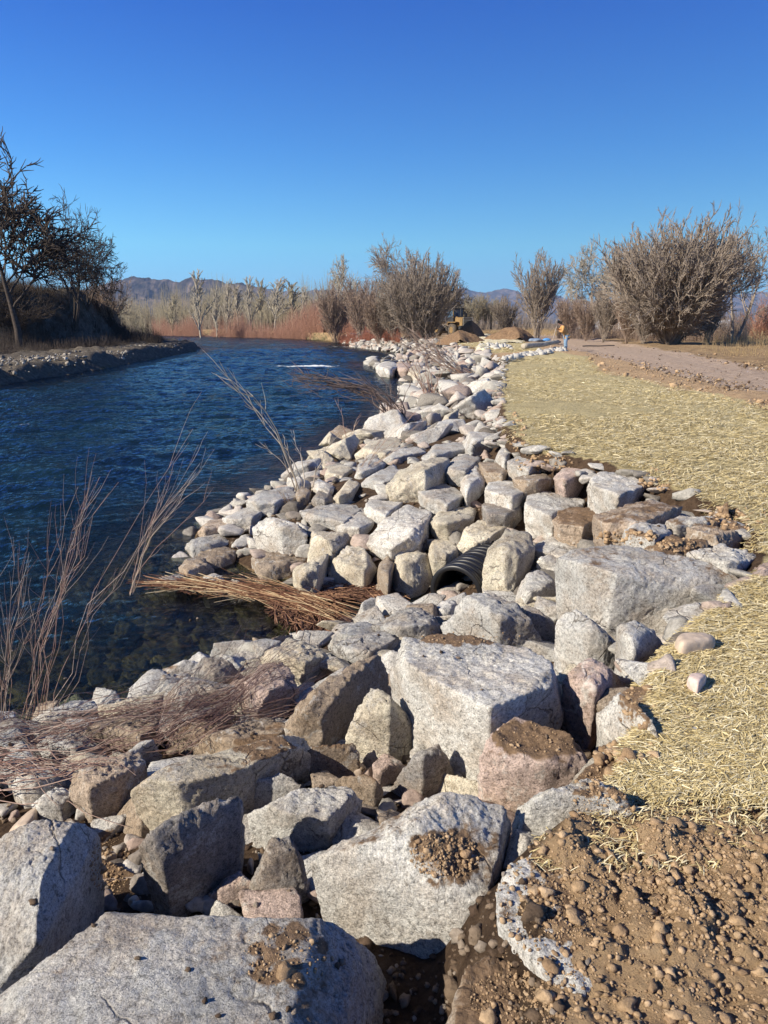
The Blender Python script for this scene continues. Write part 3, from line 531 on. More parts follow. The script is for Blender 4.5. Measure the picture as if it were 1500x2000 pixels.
# -- small stones resting on the big boulders: found by ray against the built rocks later
# -- random riprap farther along the bank, then rubble between everything
rng = np.random.default_rng(7); rnd = random.Random(7)
tr_arr = np.array(TRACED)
cand = []
for _ in range(60000):
    y = (.3+rnd.random()*3.7) if _ % 8 == 0 else 4+(rnd.random()**1.3)*122; x = rnd.uniform(-9, 9) if y < 75 else rnd.uniform(-14, 9)
    cand.append((x, y))
cand = np.array(cand); a = -pdist(cand[:, 0], cand[:, 1], P_T); b = -pdist(cand[:, 0], cand[:, 1], P_W)
ok = (np.hypot(cand[:, 0], cand[:, 1]) > 1.5) & (a > -.15) & (b > -.35) & (a < 8) & (b < 8); cand = cand[ok]; edge_a = a[ok]
placed = []; cell = {}
def free(x, y, r, fac=1.):
    if len(tr_arr) and y < 16 and np.any(np.hypot(tr_arr[:, 0]-x, tr_arr[:, 1]-y) < (tr_arr[:, 2]+r)*.80): return False
    for i in range(int(x)-1, int(x)+2):
        for j in range(int(y)-1, int(y)+2):
            for (u, v_, s_) in cell.get((i, j), ()):
                if math.hypot(u-x, v_-y) < (s_+r)*fac: return False
    return True
def rand_hull(r, rn, flat=.72):
    P = []; el_ = rn.uniform(1.05, 1.65); tl_ = rn.uniform(-1, 1)
    for _ in range(rn.randint(7, 10)):
        v = Vector((rn.gauss(0, 1), rn.gauss(0, 1), rn.gauss(0, 1))).normalized()*rn.uniform(.85, 1.15)
        P.append((v.x*r*el_, v.y*r, v.z*r*flat+.35*tl_*v.x*r))
    return np.array(P)
far = []
for sz0 in (1.9, 1.3, .95, .65, .45):
    for ic, (x, y) in enumerate(cand):
        if sz0 > 1.5 and rnd.random() > .12: continue
        r = sz0*rnd.uniform(.18, .33)*(1 if y > 14 else .8)
        if y > 60: r *= 1.1
        if y < 13.5: r = min(r, .19)
        if edge_a[ic] < r*(.5 if y < 13 else .35): continue
        if free(x, y, r, .68):
            far.append((x, y, r)); cell.setdefault((int(x), int(y)), []).append((x, y, r))
def in_view(t):
    zc = t[1]*CP+2.2*SP; return abs(t[0])*FPX < (790+t[2]*FPX/zc)*zc and t[1] > 1.3
far = [t for t in far if not (math.hypot(t[0]-.22, t[1]-1.55) < .62)]        # the dark hole between the three front boulders stays open
far.sort(key=lambda t: -t[2]/t[1]*in_view(t))
RZ = terrain(np.array([f[0] for f in far]), np.array([f[1] for f in far]))
n_ind = 292-len([s for s in ROCKS if s[0] == 'boulder'])
reach = ((9.5, 'low on the near bank below the great boulders'), (15, 'on the slope just past the pipe'), (24, 'on the bank beside the dark bent willow'), (50, 'on the bank before the first jetty'), (999, 'on the distant bank beyond the first jetty'))
tw = dict(w='white', g='grey', c='cream', p='pinkish', b='brown')
lows = {}
Vs, Fs, off = [], [], 0
D3, F3 = ico(3)
for i, (x, y, r) in enumerate(far):
    rn = random.Random(i+900); tone = rn.choice('wwwwgggccpb')
    P = rand_hull(r, rn, rn.uniform(.4, .9)); ang = rn.uniform(0, 3.14); ca, sa = math.cos(ang), math.sin(ang)
    P = P@np.array([[ca, sa, 0], [-sa, ca, 0], [0, 0, 1]])
    z = RZ[i]+r*rn.uniform(.05, .38)
    if i < n_ind:
        ph = next(p for d, p in reach if y < d)
        add_rock(P+np.array([x, y, z]), 5 if r/y > .022 else 4, tone, rn.uniform(.05, .45), 'angular %s riprap rock %s' % (tw[tone], ph), i+300, 'boulder', .06, 90, group='%s riprap rocks %s' % (tw[tone], ph), cat='rock')
    else:
        c, V, F = rock_shape(P, 3, i % 50, .05, 90, cuts=2); Vs.append(V+c+np.array([x, y, z])); Fs.append(F+off); off += len(V)
rq = random.Random(77)
for (x0, y0), (x1, y1) in zip(P_T[9:20], P_T[10:21]):
    L_ = math.hypot(x1-x0, y1-y0)
    for k in range(int(L_/.16)):
        t = rq.random(); r = rq.uniform(.07, .17); x, y = x0+(x1-x0)*t, y0+(y1-y0)*t; nx, ny = (y1-y0)/L_, -(x1-x0)/L_; s_ = -rq.uniform(-.02, .34)
        x += nx*s_; y += ny*s_; P = rand_hull(r, rq, rq.uniform(.4, .7)); c, V, F = rock_shape(P, 3, k % 50, .05, 90, cuts=2); Vs.append(V+c+np.array([x, y, max(tz(x, y), -.16)+.01])); Fs.append(F+off); off += len(V)
me = mesh_np('riprap_rubble', np.concatenate(Vs), np.concatenate(Fs), True, M_RUB)
tag(link('riprap_rubble', me), kind='stuff')
print('rocks', len(ROCKS), 'far', len(far), 'cand', len(cand))
# first jetty: row of big blocks reaching into the river
JET = [((733,718),(740,708),(768,706),(784,716),(770,724),(742,724),'w','white block at the outer end of the first jetty'),
       ((768,722),(775,710),(795,706),(812,714),(806,728),(785,730),'p','pink block in the middle of the first jetty'),
       ((795,732),(800,716),(818,712),(835,722),(828,736),(806,738),'c','cream block where the first jetty meets the bank')]
for i, (*pp, tone, lab) in enumerate(JET):
    px_rock(700+i, ('boulder', tone, .1, .55, [tuple(p) for p in pp], lab))
# ------------------------------------------------------------------ scatter helpers (ray down on built objects)
dg = bpy.context.evaluated_depsgraph_get(); dg.update()
def ground_z(x, y, top=2.0):
    h, loc, nrm, idx, ob, m_ = sc.ray_cast(dg, (x, y, top), (0, 0, -1))
    return (loc.z, ob) if h else (tz(x, y), None)
def px_hit(px, py):
    d = Vector(ray(px, py)).normalized(); h, loc, nrm, idx, ob, m_ = sc.ray_cast(dg, (0, 0, CAMZ), d)
    return loc if h else None
# ------------------------------------------------------------------ loose soil, pebbles, straw
def blobs(name, items, matl, label=None, k=1):
    """items: (x, y, z, r, seed) -> one object of many little lumps"""
    D, F = ico(k); it = np.array(items); m = len(it); g = np.random.default_rng(3)
    s = g.uniform(.55, 1.35, (m, 1, 3)); s[..., 2] *= .75
    V = D[None]*it[:, 3][:, None, None]*s*(1+g.normal(0, .13, (m, len(D), 1)))
    if k > 1: V = V*(1+.42*vnoise((D[None]*1.9+it[:, None, :3]*37).reshape(-1, 3), 8).reshape(m, -1, 1))
    a = g.uniform(0, 6.28, m); ca, sa = np.cos(a), np.sin(a)
    V = np.stack([V[..., 0]*ca[:, None]-V[..., 1]*sa[:, None], V[..., 0]*sa[:, None]+V[..., 1]*ca[:, None], V[..., 2]], -1)+it[:, None, :3]
    Fa = (F[None]+(np.arange(m)*len(D))[:, None, None]).reshape(-1, 3)
    return tag(link(name, mesh_np(name, V.reshape(-1, 3), Fa, False, matl)), kind='stuff')
sm_, bg_, mud = [], [], []
def clod(p, r): (bg_ if r > .014 else sm_).append((p[0], p[1], p[2]+r*.25, r))
g = np.random.default_rng(11)
PX = np.column_stack([g.uniform(900, 1560, 30000), 2060-560*g.random(30000)**1.0])
W3 = np.array([G(a, b, 0) for a, b in PX]); dso_ = pdist(W3[:, 0], W3[:, 1], P_SOIL); dst_ = pdist(W3[:, 0], W3[:, 1], P_STRAW)
dens = fbm(W3*2.2, 4, 77)
for (x, y, _), a, b, dn_ in zip(W3, dso_, dst_, dens):
    if a > -.04 and b < .05 and rnd.random() < .20+.7*max(0, dn_):
        r = min(.022, .0023*math.exp(rnd.gauss(.2, .65)))
        z, ob = ground_z(x, y); clod((x, y, z), r)
for cx, cy, ax, ay, cnt, rs in ((870, 1672, 70, 45, 700, 1), (1000, 1950, 85, 50, 420, .8), (1110, 1745, 80, 95, 700, .9), (560, 1870, 90, 60, 220, .9), (1180, 1560, 60, 70, 300, 1.2), (1290, 1480, 90, 16, 60, 3.2),
        (1250, 1390, 40, 50, 60, 2.2), (1345, 1385, 30, 30, 14, 3), (1205, 1480, 40, 20, 30, 3), (1060, 1440, 90, 30, 200, .8), (920, 1245, 100, 12, 120, 1), (1380, 1560, 110, 30, 160, 2), (1290, 940, 40, 25, 60, 3.5), (1220, 1050, 60, 14, 90, 2.5),
        (1200, 1150, 90, 20, 60, 1.2), (1440, 1010, 60, 25, 70, 3.5), (1320, 1065, 40, 14, 120, 2.4), (215, 1690, 40, 60, 400, 1), (1060, 905, 60, 20, 60, 4), (1010, 845, 16, 40, 40, 4), (520, 1460, 60, 22, 90, .8)):
    for _ in range(int(cnt*2)):
        a = rnd.uniform(0, 6.283); q = math.sqrt(rnd.random()); p = px_hit(cx+ax*q*math.cos(a), cy+ay*q*math.sin(a))
        if p and p.length < 14:
            if cx == 1200: continue
            mud.append((p.x, p.y, p.z)) if rnd.random() < .5 else 0
            if rnd.random() < .6: clod(p, min(.03, rs*.0019*math.exp(rnd.gauss(.2, .65))*(1 if rs < 2.5 else 1.7)))
mud = np.array(mud)
for o in [o for o in sc.objects if o.type == 'MESH' and o.get('category') in ('boulder', 'rock') and o.location.y < 9]:
    L_ = np.array(o.location[:]); m_ = mud[np.linalg.norm(mud-L_, axis=1) < max(o.dimensions)]
    if len(m_) < 4: continue
    m_ = m_[::max(1, len(m_)//150)]-L_; nv = len(o.data.vertices); co = np.empty(nv*3, np.float32); o.data.vertices.foreach_get('co', co); co = co.reshape(-1, 3); dd = np.full(nv, 9.)
    for q in m_: dd = np.minimum(dd, ((co-q)**2).sum(1))
    attr(o.data, 'mud', np.clip(1.25-np.sqrt(dd)/(.032+.006*o.location.y), 0, 1))
far_c = []
for _ in range(1400):
    a, b = rnd.uniform(1130, 1560), rnd.uniform(690, 800); x, y, _z = G(a, b, 0)
    if pdist(np.array([x]), np.array([y]), P_ROAD)[0] < .6 and pdist(np.array([x]), np.array([y]), P_STRAW)[0] < .3: bg_.append((x, y, tz(x, y)+.02, rnd.uniform(.012, .035)*(1+1.8*(rnd.random() < .05))))
blobs('soil_crumbs', sm_, M_CLOD, k=1); blobs('soil_clods', bg_, M_CLOD, k=2)
pb = []
gv, gf, go = [], [], 0; D3, F3 = ico(3)
for i in range(1500):
    a, b = rnd.uniform(0, 1250), rnd.uniform(960, 1960); d = Vector(ray(a, b)).normalized(); h, loc, nrm, idx, ob, m_ = sc.ray_cast(dg, (0, 0, CAMZ), d)
    if h and ob.name == 'ground' and loc.z > WZ-.1 and loc.y > 2.3 and pdist(np.array([loc.x]), np.array([loc.y]), P_T)[0] < -.05 and len(gv) < 420:
        rn = random.Random(i); r = rn.uniform(.03, .075)*(.7+.09*loc.y); P = rand_hull(r, rn, .8); c, V, F = rock_shape(P, 3, i % 50, .07, 60)
        gv.append(V+c+np.array([loc.x, loc.y, loc.z+r*.25])); gf.append(F+go); go += len(V)
tag(link('gap_rubble', mesh_np('gap_rubble', np.concatenate(gv), np.concatenate(gf), True, M_GAP)), kind='stuff'); dg.update()
for _ in range(5500):
    a, b = rnd.uniform(0, 1300), rnd.uniform(980, 2000); d = Vector(ray(a, b)).normalized(); h, loc, nrm, idx, ob, m_ = sc.ray_cast(dg, (0, 0, CAMZ), d)
    if h and ob.name == 'ground' and loc.z > WZ-.15 and pdist(np.array([loc.x]), np.array([loc.y]), P_T)[0] < .02:
        dd = (loc-Vector((0, 0, CAMZ))).length; r = min(.03, .0032*math.exp(rnd.gauss(.35, .6))*(.6+dd*.38)); pb.append((loc.x, loc.y, loc.z+r*.3, r))
    elif h and loc.length < 8 and nrm.z > .8 and rnd.random() < .035: pb.append((loc.x, loc.y, loc.z+.003, rnd.uniform(.005, .013)))
for _ in range(2500):
    a, b = rnd.uniform(1020, 1560), rnd.uniform(655, 800); x, y, _z = G(a, b, 0); dq = pdist(np.array([x]), np.array([y]), P_ROAD)[0]
    if dq > -1.2 and (abs(dq) < .8 or rnd.random() < .2): pb.append((x, y, tz(x, y)+.0, rnd.uniform(.012, .032)*(1+.9*(abs(dq) < .4))))
blobs('pebbles', pb, M_PEB, k=2)
# straw blades, denser where one stands close
dg.update()
def blades(name, n_, box, polys, wid, ln, inside=.0, lift=.012):
    g = np.random.default_rng(5); a = g.uniform(box[0], box[2], n_); b = box[1]+(box[3]-box[1])*g.random(n_)
    W = np.array([G(p, q, 0.02) for p, q in zip(a, b)]); d = np.max([pdist(W[:, 0], W[:, 1], P) for P in polys], 0)
    wob = .18*fbm(W*1.7, 4, 61); patch = fbm(W*1.3+9, 3, 62)
    W = W[(d+wob > inside) & ((patch < .42) | (g.random(n_) < .35))]; m = len(W); dist = np.hypot(W[:, 0], W[:, 1])+.5
    W[:, 2] = terrain(W[:, 0], W[:, 1])+lift+g.random(m)*(.018+dist*.0006)
    th_ = g.normal(0, .75, m)+1.1*vnoise(np.stack([W[:, 0], W[:, 1], W[:, 0]*0], 1)*1.1, 63); L = g.uniform(.35, 1, m)*(ln+dist*.004); wd = (wid+dist*.00042)*g.uniform(.6, 1.3, m)
    tl = g.normal(.05, .16, m); dx = np.stack([np.cos(th_)*np.cos(tl), np.sin(th_)*np.cos(tl), np.sin(tl)], 1)
    sd_ = np.stack([-np.sin(th_), np.cos(th_), g.normal(0, .3, m)], 1)
    A = W-dx*L[:, None]/2; B = W+np.array([0, 0, 1])*(g.random(m)*.012)[:, None]; C = W+dx*L[:, None]/2
    h_ = sd_*wd[:, None]/2; V = np.stack([A-h_, A+h_, B-h_*1.1, B+h_*1.1, C-h_*.6, C+h_*.6], 1).reshape(-1, 3)
    F = np.array([[0, 1, 3, 2], [2, 3, 5, 4]])[None]+(np.arange(m)*6)[:, None, None]
    return tag(link(name, mesh_np(name, V, F.reshape(-1, 4), False, M_STRAW)), kind='stuff')
blades('straw_mulch', 170000, (960, 695, 1580, 1565), [P_STRAW], .0016, .09)
blades('scattered_straw', 2600, (1050, 1450, 1560, 1700), [P_SOIL], .0018, .06)
blades('distant_straw', 9000, (850, 650, 1100, 700), [P_STRAW2], .01, .12)
# ------------------------------------------------------------------ bare trees and shrubs
def barkmat(name, a, b): return noisy(name, ((.3, a), (.7, b)), 6, .95, .4, .01, 3)
BK = dict(dark=barkmat('dark_bark', (.045, .036, .03), (.10, .08, .068)), grey=barkmat('grey_bark', (.19, .155, .125), (.37, .31, .255)), pale=barkmat('pale_bark', (.26, .23, .18), (.48, .43, .35)),
          brown=barkmat('brown_bark', (.20, .145, .11), (.38, .29, .23)), olive=barkmat('olive_twigs', (.22, .19, .13), (.42, .37, .27)), red=barkmat('red_twigs', (.20, .075, .05), (.42, .19, .13)), rose=barkmat('rose_twigs', (.27, .14, .10), (.50, .30, .22)), tan=barkmat('tan_stalks', (.30, .20, .10), (.55, .41, .22)))
def grow(L, p, d, ln, r, lev, K, rn):
    n_ = K['seg'][lev]; pts = [p.copy()]; rad = [r]; dirs = [d]; q = p.copy(); r1 = r*K.get('tip', .35) if lev < K['lv']-1 else r*.3
    for i in range(n_):
        d = (d+Vector((rn.gauss(0, 1), rn.gauss(0, 1), rn.gauss(0, 1)))*K['wan'][lev]+Vector((0, 0, K['up'][lev]))).normalized()
        q = q+d*(ln/n_); pts.append(q.copy()); dirs.append(d); rad.append(r+(r1-r)*(i+1)/n_)
    L[min(lev, 9)].append((pts, rad))
    if lev+1 >= K['lv']: return
    c = K['ch'][lev]; c = rn.randint(int(c*.8), int(c*1.2)+1)
    for k in range(c):
        t = K['t0'][lev]+(1-K['t0'][lev])*(k+rn.random())/c; f = t*n_; i = min(int(f), n_-1)
        b = pts[i].lerp(pts[i+1], f-i); dd = dirs[i+1]
        ax = dd.cross(Vector((rn.gauss(0, 1), rn.gauss(0, 1), rn.gauss(0, 1)))).normalized(); an = R(K['an'][lev])*rn.uniform(.6, 1.3)
        nd = (dd*math.cos(an)+ax*math.sin(an)).normalized()
        grow(L, b, nd, ln*K['lr'][lev]*rn.uniform(.6, 1.15)*(K['tp'][0]-K['tp'][1]*t), max(rad[i]*K['rr'], .004), lev+1, K, rn)
KIND = dict(
 cotton=dict(lv=5, n=1, base=0, seg=[4, 9, 8, 6, 4], wan=[.06, .14, .16, .15, .14], up=[.05, .02, .01, .0, .02], ch=[8, 8, 7, 5], t0=[.45, .20, .2, .15], an=[50, 42, 42, 36], lr=[1.35, .60, .62, .60], rr=.45, r=.028, tp=(1.1, .35)),
 gnarl=dict(lv=5, n=3, base=32, seg=[6, 9, 8, 6, 4], wan=[.12, .16, .18, .16, .14], up=[.02, .0, .0, .0, .02], ch=[6, 6, 5, 4], t0=[.35, .20, .2, .15], an=[50, 44, 44, 36], lr=[.85, .62, .62, .60], rr=.48, r=.020, tp=(1.1, .35)),
 fan=dict(lv=4, n=190, base=58, seg=[8, 6, 5, 3], wan=[.035, .08, .11, .14], up=[.035, .02, .01, .01], ch=[6, 5, 3], t0=[.12, .15, .2], an=[22, 26, 30], lr=[.36, .60, .6], rr=.55, r=.0018, tp=(1.0, .3)),
 upfan=dict(lv=4, n=34, base=26, seg=[7, 7, 5, 3], wan=[.05, .08, .11, .14], up=[.035, .02, .01, .02], ch=[6, 5, 4], t0=[.2, .15, .15], an=[16, 22, 28], lr=[.50, .55, .55], rr=.52, r=.0038, tp=(1.0, .3)),
 slim=dict(lv=4, n=1, base=0, seg=[7, 6, 5, 4], wan=[.03, .05, .08, .12], up=[.05, .05, .03, .03], ch=[30, 4, 3], t0=[.2, .2, .15], an=[24, 22, 26], lr=[.36, .6, .55], rr=.27, r=.011, tp=(1.15, .6)),
 bush=dict(lv=4, n=30, base=62, seg=[6, 5, 4, 3], wan=[.12, .14, .16, .2], up=[.03, .02, .02, .02], ch=[5, 5, 4], t0=[.15, .1, .1], an=[26, 30, 30], lr=[.55, .55, .55], rr=.5, r=.0045, tp=(1.1, .4)))
def tree_lines(kind, seed, lean=(0, 0)):
    K = KIND[kind]; rn = random.Random(seed); L = [[] for _ in range(6)]
    for i in range(K['n']):
        a = rn.uniform(0, 6.283); b = R(K['base'])*math.sqrt(rn.random()) if K['base'] else 0
        if K['base'] and i < K['n']*.3: b = R(K['base'])*rn.uniform(.6, 1)
        d = Vector((math.sin(b)*math.cos(a)+lean[0], math.sin(b)*math.sin(a)+lean[1], math.cos(b))).normalized()
        sp = .02 if K['n'] > 1 else 0
        grow(L, Vector((rn.gauss(0, sp), rn.gauss(0, sp), 0)), d, (rn.uniform(.75, 1.) if K['n'] < 40 else .62+.34*rn.random()**.45)*(1 if K['n'] > 1 else .62), K['r']*rn.uniform(.7, 1.2), 0, K, rn)
    return L
TL = {}; DBG = 0
def tree(kind, cx, w0, top, Y, bark, label, seed, twig=None, lean=(0, 0), name='bare_tree', cat='tree', group=None, base=None, minr=None):
    """cx, w0: centre and width of the crown in the photograph, top: its highest row, Y: distance"""
    key = (kind, seed, lean)
    if key not in TL: TL[key] = tree_lines(kind, seed, lean)
    L = TL[key]; allp = np.array([p[:] for l in L for pts, r in l for p in pts])
    bx = AT(base if base is not None else cx, 640, Y)[0]; z0 = tz(bx, Y)-.08
    H = AT(cx, top, Y)[2]-z0; Wd = w0/FPX*Y/CP*.88
    lo, hi = np.percentile(allp[:, 0], (1, 99)); zt = np.percentile(allp[:, 2], 99.8 if kind == 'fan' else 99.0)
    sx = Wd/(hi-lo)
    if base is None: bx -= (lo+hi)/2*sx; z0 = tz(bx, Y)-.08; H = AT(cx, top, Y)[2]-z0
    sz = H/zt; s_ = (sz+sx)/2; mr = minr or .00009*Y
    root = empty(name, (bx, Y, z0), label, cat, group)
    if DBG: print('TREE', label[:40], 'lo %.2f hi %.2f zt %.2f sx %.2f sz %.2f z0 %.2f H %.2f W %.2f' % (lo, hi, zt, sx, sz, z0, H, Wd))
    def conv(ls): 
        out_ = []
        for pts, r in ls:
            P = np.array([p[:] for p in pts])*np.array([sx, sx, sz]); out_.append((P, np.maximum(np.array(r)*s_, mr)))
        return out_
    V, F = tubes(conv(L[0]), 7); link('trunk', mesh_np('trunk', V, F, True, BK[bark]), root)
    V, F = tubes(conv(L[1]), 5); link('limbs', mesh_np('limbs', V, F, True, BK[bark]), root)
    if any(L[2:]):
        Vs, Fs, o_ = [], [], 0
        for l, sd_ in ((L[2], 4), (L[3]+L[4], 3)):
            if l: V, F = tubes(conv(l), sd_); Vs.append(V); Fs.append(F+o_); o_ += len(V)
        link('crown', mesh_np('crown', np.concatenate(Vs), np.concatenate(Fs), False, BK[twig or bark]), root)
    return root
tree('cotton', 30, 300, 302, 62, 'dark', 'tall dark cottonwood at the left edge of the photo, tallest tree on the bluff', 12, 'dark')
tree('gnarl', 130, 150, 402, 74, 'dark', 'dark spreading cottonwood with three splayed trunks on the bluff', 2, 'dark', base=142)
tree('gnarl', 222, 125, 462, 80, 'dark', 'crooked dark tree leaning over the end of the bluff', 5, 'dark', lean=(.35, 0), base=175)
tree('bush', 215, 90, 535, 84, 'dark', 'small dark many-stemmed tree at the foot of the bluff', 6, 'brown', cat='shrub', name='bare_shrub')
tree('bush', 40, 150, 575, 66, 'dark', 'low tangled brown shrub on the shadowed face of the bluff', 7, 'dark', cat='shrub', name='bare_shrub')
for i, (cx, w0, tp, Y, bk, lab) in enumerate([
    (393, 44, 528, 160, 'pale', 'single tall slender poplar standing apart above the red willows'), (424, 22, 562, 170, 'pale', 'short thin poplar right of the single tall one'),
    (447, 26, 548, 175, 'pale', 'thin bare poplar with a crooked stem before the mountains'), (465, 24, 556, 180, 'pale', 'thin pale poplar left of the pair of taller ones'),
    (492, 34, 540, 170, 'pale', 'pale poplar, left of the taller pair above the far bank'), (512, 30, 545, 175, 'olive', 'pale poplar, right of the taller pair above the far bank'),
    (545, 46, 543, 165, 'pale', 'broader pale poplar in the middle of the far bank'), (572, 34, 550, 172, 'olive', 'olive grey poplar just right of the broader one'),
    (598, 26, 560, 180, 'pale', 'small pale poplar before the gap in the tree line'), (625, 30, 565, 170, 'pale', 'pale poplar left of the open-crowned cottonwood'),
    (340, 26, 575, 185, 'olive', 'low olive poplar left of the single tall slender one')]):
    tree('slim', cx, w0, tp, Y, bk, lab, 20+i % 4, bk, name='poplar', group='slender poplars on the far bank')
tree('cotton', 672, 74, 503, 135, 'grey', 'open-crowned cottonwood rising above the far brush', 31, 'pale')
tree('cotton', 782, 125, 476, 112, 'grey', 'rounded dense bare tree behind the big grey shrub by the loader', 32, 'grey')
tree('fan', 822, 140, 497, 84, 'grey', 'big fan-shaped grey shrub between the river and the loader', 33, 'grey', name='bare_shrub', cat='shrub')
tree('cotton', 875, 90, 556, 112, 'dark', 'small dark tree directly behind the wheel loader', 34, 'dark')
for i, (cx, w0, tp, Y, bk, lab) in enumerate([
    (655, 70, 560, 118, 'brown', 'brown thicket shrub at the right end of the red willows'), (705, 70, 548, 110, 'brown', 'brown thicket shrub below the rounded dense tree'),
    (738, 66, 575, 92, 'brown', 'reddish brown shrub on the bank above the far jetty'), (772, 80, 560, 90, 'grey', 'grey shrub against the left of the big fan-shaped one'),
    (800, 50, 600, 84, 'brown', 'low brown shrub at the foot of the big fan-shaped one')]):
    tree('upfan', cx, w0, tp, Y, bk, lab, 40+i % 3, bk, name='bare_shrub', cat='shrub')
for i, (cx, w0, tp, Y, bk, lab) in enumerate([
    (925, 60, 575, 190, 'olive', 'pale olive tree beyond the loader, left of its neighbour'), (955, 56, 583, 190, 'olive', 'pale olive tree beyond the soil piles'),
    (905, 40, 590, 170, 'olive', 'small olive tree just right of the loader cab')]):
    tree('upfan', cx, w0, tp, Y, bk, lab, 50, bk, group='olive trees beyond the loader')
tree('upfan', 985, 56, 580, 92, 'dark', 'dark upright shrub left of the tall vase-shaped tree', 43, 'grey', name='bare_shrub', cat='shrub')
tree('upfan', 1050, 92, 499, 84, 'grey', 'tall vase-shaped grey tree at the bend of the road', 44, 'grey')
tree('gnarl', 1160, 130, 478, 90, 'grey', 'pale gnarled cottonwood between the vase-shaped tree and the huge shrub', 45, 'pale')
tree('cotton', 1205, 110, 490, 86, 'grey', 'grey cottonwood partly behind the left of the huge shrub', 46, 'pale')
tree('fan', 1312, 250, 424, 58, 'grey', 'huge rounded grey shrub beside the road, the largest on the right', 47, 'grey', name='bare_shrub', cat='shrub')
tree('fan', 1325, 180, 460, 60, 'brown', 'dense brown stems growing inside the back of the huge rounded shrub', 147, 'brown', name='bare_shrub', cat='shrub')
tree('gnarl', 1490, 190, 425, 66, 'grey', 'crooked cottonwood leaning right at the right edge of the photo', 48, 'grey', lean=(.25, 0), base=1436)
for i, (cx, w0, tp, Y, bk, lab) in enumerate([
    (1110, 60, 582, 78, 'brown', 'brown thicket shrub directly behind the worker'), (1145, 56, 590, 72, 'brown', 'brown thicket shrub right of the worker before the pale trailer'),
    (1185, 70, 560, 68, 'grey', 'grey brown shrub with bare lower stems by the road'), (1225, 60, 575, 62, 'brown', 'brown shrub touching the left of the huge rounded shrub'),
    (1385, 60, 570, 62, 'grey', 'grey shrub at the right foot of the huge rounded shrub'), (1260, 50, 600, 58, 'grey', 'low grey shrub under the left side of the huge rounded shrub')]):
    tree('upfan', cx, w0, tp, Y, bk, lab, 60+i % 3, bk, name='bare_shrub', cat='shrub')
tree('bush', 1480, 90, 585, 80, 'red', 'reddish shrub on the little hill at the right edge', 70, 'rose', name='bare_shrub', cat='shrub')
# masses of brush nobody could count
def twig_mass(name, pts, h0, h1, stems, spread, matl, r, seed=1, seg=3, z_off=0, hv=1.0):
    g = np.random.default_rng(seed); pts = np.repeat(np.array(pts, float), stems, 0); m = len(pts)
    z = terrain(pts[:, 0], pts[:, 1])+z_off; a = g.uniform(0, 6.283, m); b = np.abs(g.normal(0, spread, m)); h = g.uniform(h0, h1, m)*(.75+.6*vnoise(np.stack([pts[:, 0]*.22, pts[:, 1]*.12, pts[:, 0]*0], 1), seed)*hv)*(1-.55*(g.random(m) < .4))
    P = np.zeros((m, seg+1, 3)); P[:, 0] = np.stack([pts[:, 0]+g.normal(0, .12, m), pts[:, 1]+g.normal(0, .12, m), z-.05], 1)
    for k in range(1, seg+1):
        aa = a+g.normal(0, .5, m); bb = b*(1.2-.5*k/seg)
        P[:, k] = P[:, k-1]+np.stack([np.sin(bb)*np.cos(aa), np.sin(bb)*np.sin(aa), np.cos(bb)], 1)*(h/seg)[:, None]
    rr_ = np.repeat((r*np.linspace(1, .35, seg+1))[None], m, 0)*g.uniform(.6, 1.2, (m, 1))
    V, F = tubes([(P[i], rr_[i]) for i in range(m)], 3)
    return tag(link(name, mesh_np(name, V, F, False, matl)), kind='stuff')
def in_px(poly, n_, z, seed=1):
    g = np.random.default_rng(seed); P = np.array([G(a, b, z)[:2] for a, b in poly]) if isinstance(poly[0][0], int) else np.array(poly)
    lo, hi = P.min(0), P.max(0); out_ = []
    while len(out_) < n_:
        q = lo+(hi-lo)*g.random((4000, 2)); q = q[pdist(q[:, 0], q[:, 1], [tuple(p) for p in P]) > 0]; out_ += list(q)
    return out_[:n_]
def bank_strip(px0, px1, Y0, Y1, n_, seed=1):
    g = np.random.default_rng(seed); a = g.uniform(px0, px1, n_); t = (a-px0)/(px1-px0); Y = g.uniform(0, 1, n_)
    yy = Y0[0]+(Y1[0]-Y0[0])*t+(Y0[1]+(Y1[1]-Y0[1])*t)*Y
    return [(AT(p, 640, q)[0], q) for p, q in zip(a, yy)]
twig_mass('red_willow_thicket', bank_strip(300, 700, (188, 9), (128, 8), 1300, 2), 2.4, 6.0, 14, .28, BK['rose'], .018, 3)
twig_mass('red_willow_edge', bank_strip(660, 780, (118, 6), (86, 5), 260, 8), 1.0, 3.0, 12, .25, BK['red'], .018, 9)
twig_mass('far_wood', bank_strip(200, 760, (235, 50), (175, 50), 2000, 4), 7, 12.5, 9, .13, BK['olive'], .05, 5, 4)
twig_mass('far_wood_brush', bank_strip(200, 1500, (215, 40), (160, 30), 2200, 14), 2.5, 6.5, 8, .2, BK['grey'], .045, 15, 4)
twig_mass('roadside_brush', bank_strip(1090, 1460, (84, 8), (66, 6), 600, 6), 1.2, 4.0, 9, .22, BK['brown'], .014, 7)
twig_mass('dry_grass', in_px([(1370, 700), (1700, 760), (1700, 650), (1380, 648)], 5000, -.4, 8), .5, 1.15, 5, .22, BK['tan'], .010, 9)
twig_mass('far_bank_grass', bank_strip(560, 720, (140, 4), (112, 3), 900, 10), .3, .9, 7, .4, BK['tan'], .02, 11)
bl = in_px([(-36., 50.), (-29., 62.), (-27., 80.), (-33., 98.), (-60., 110.), (-70., 50.)], 3000, 0, 12)
bl = [p for p in bl]+in_px([(-31., 46.), (-24.5, 62.), (-24., 82.), (-29., 100.), (-40., 100.), (-34., 50.)], 2600, 0, 22)
twig_mass('bluff_undergrowth', bl, .5, 1.7, 8, .5, BK['dark'], .016, 13)
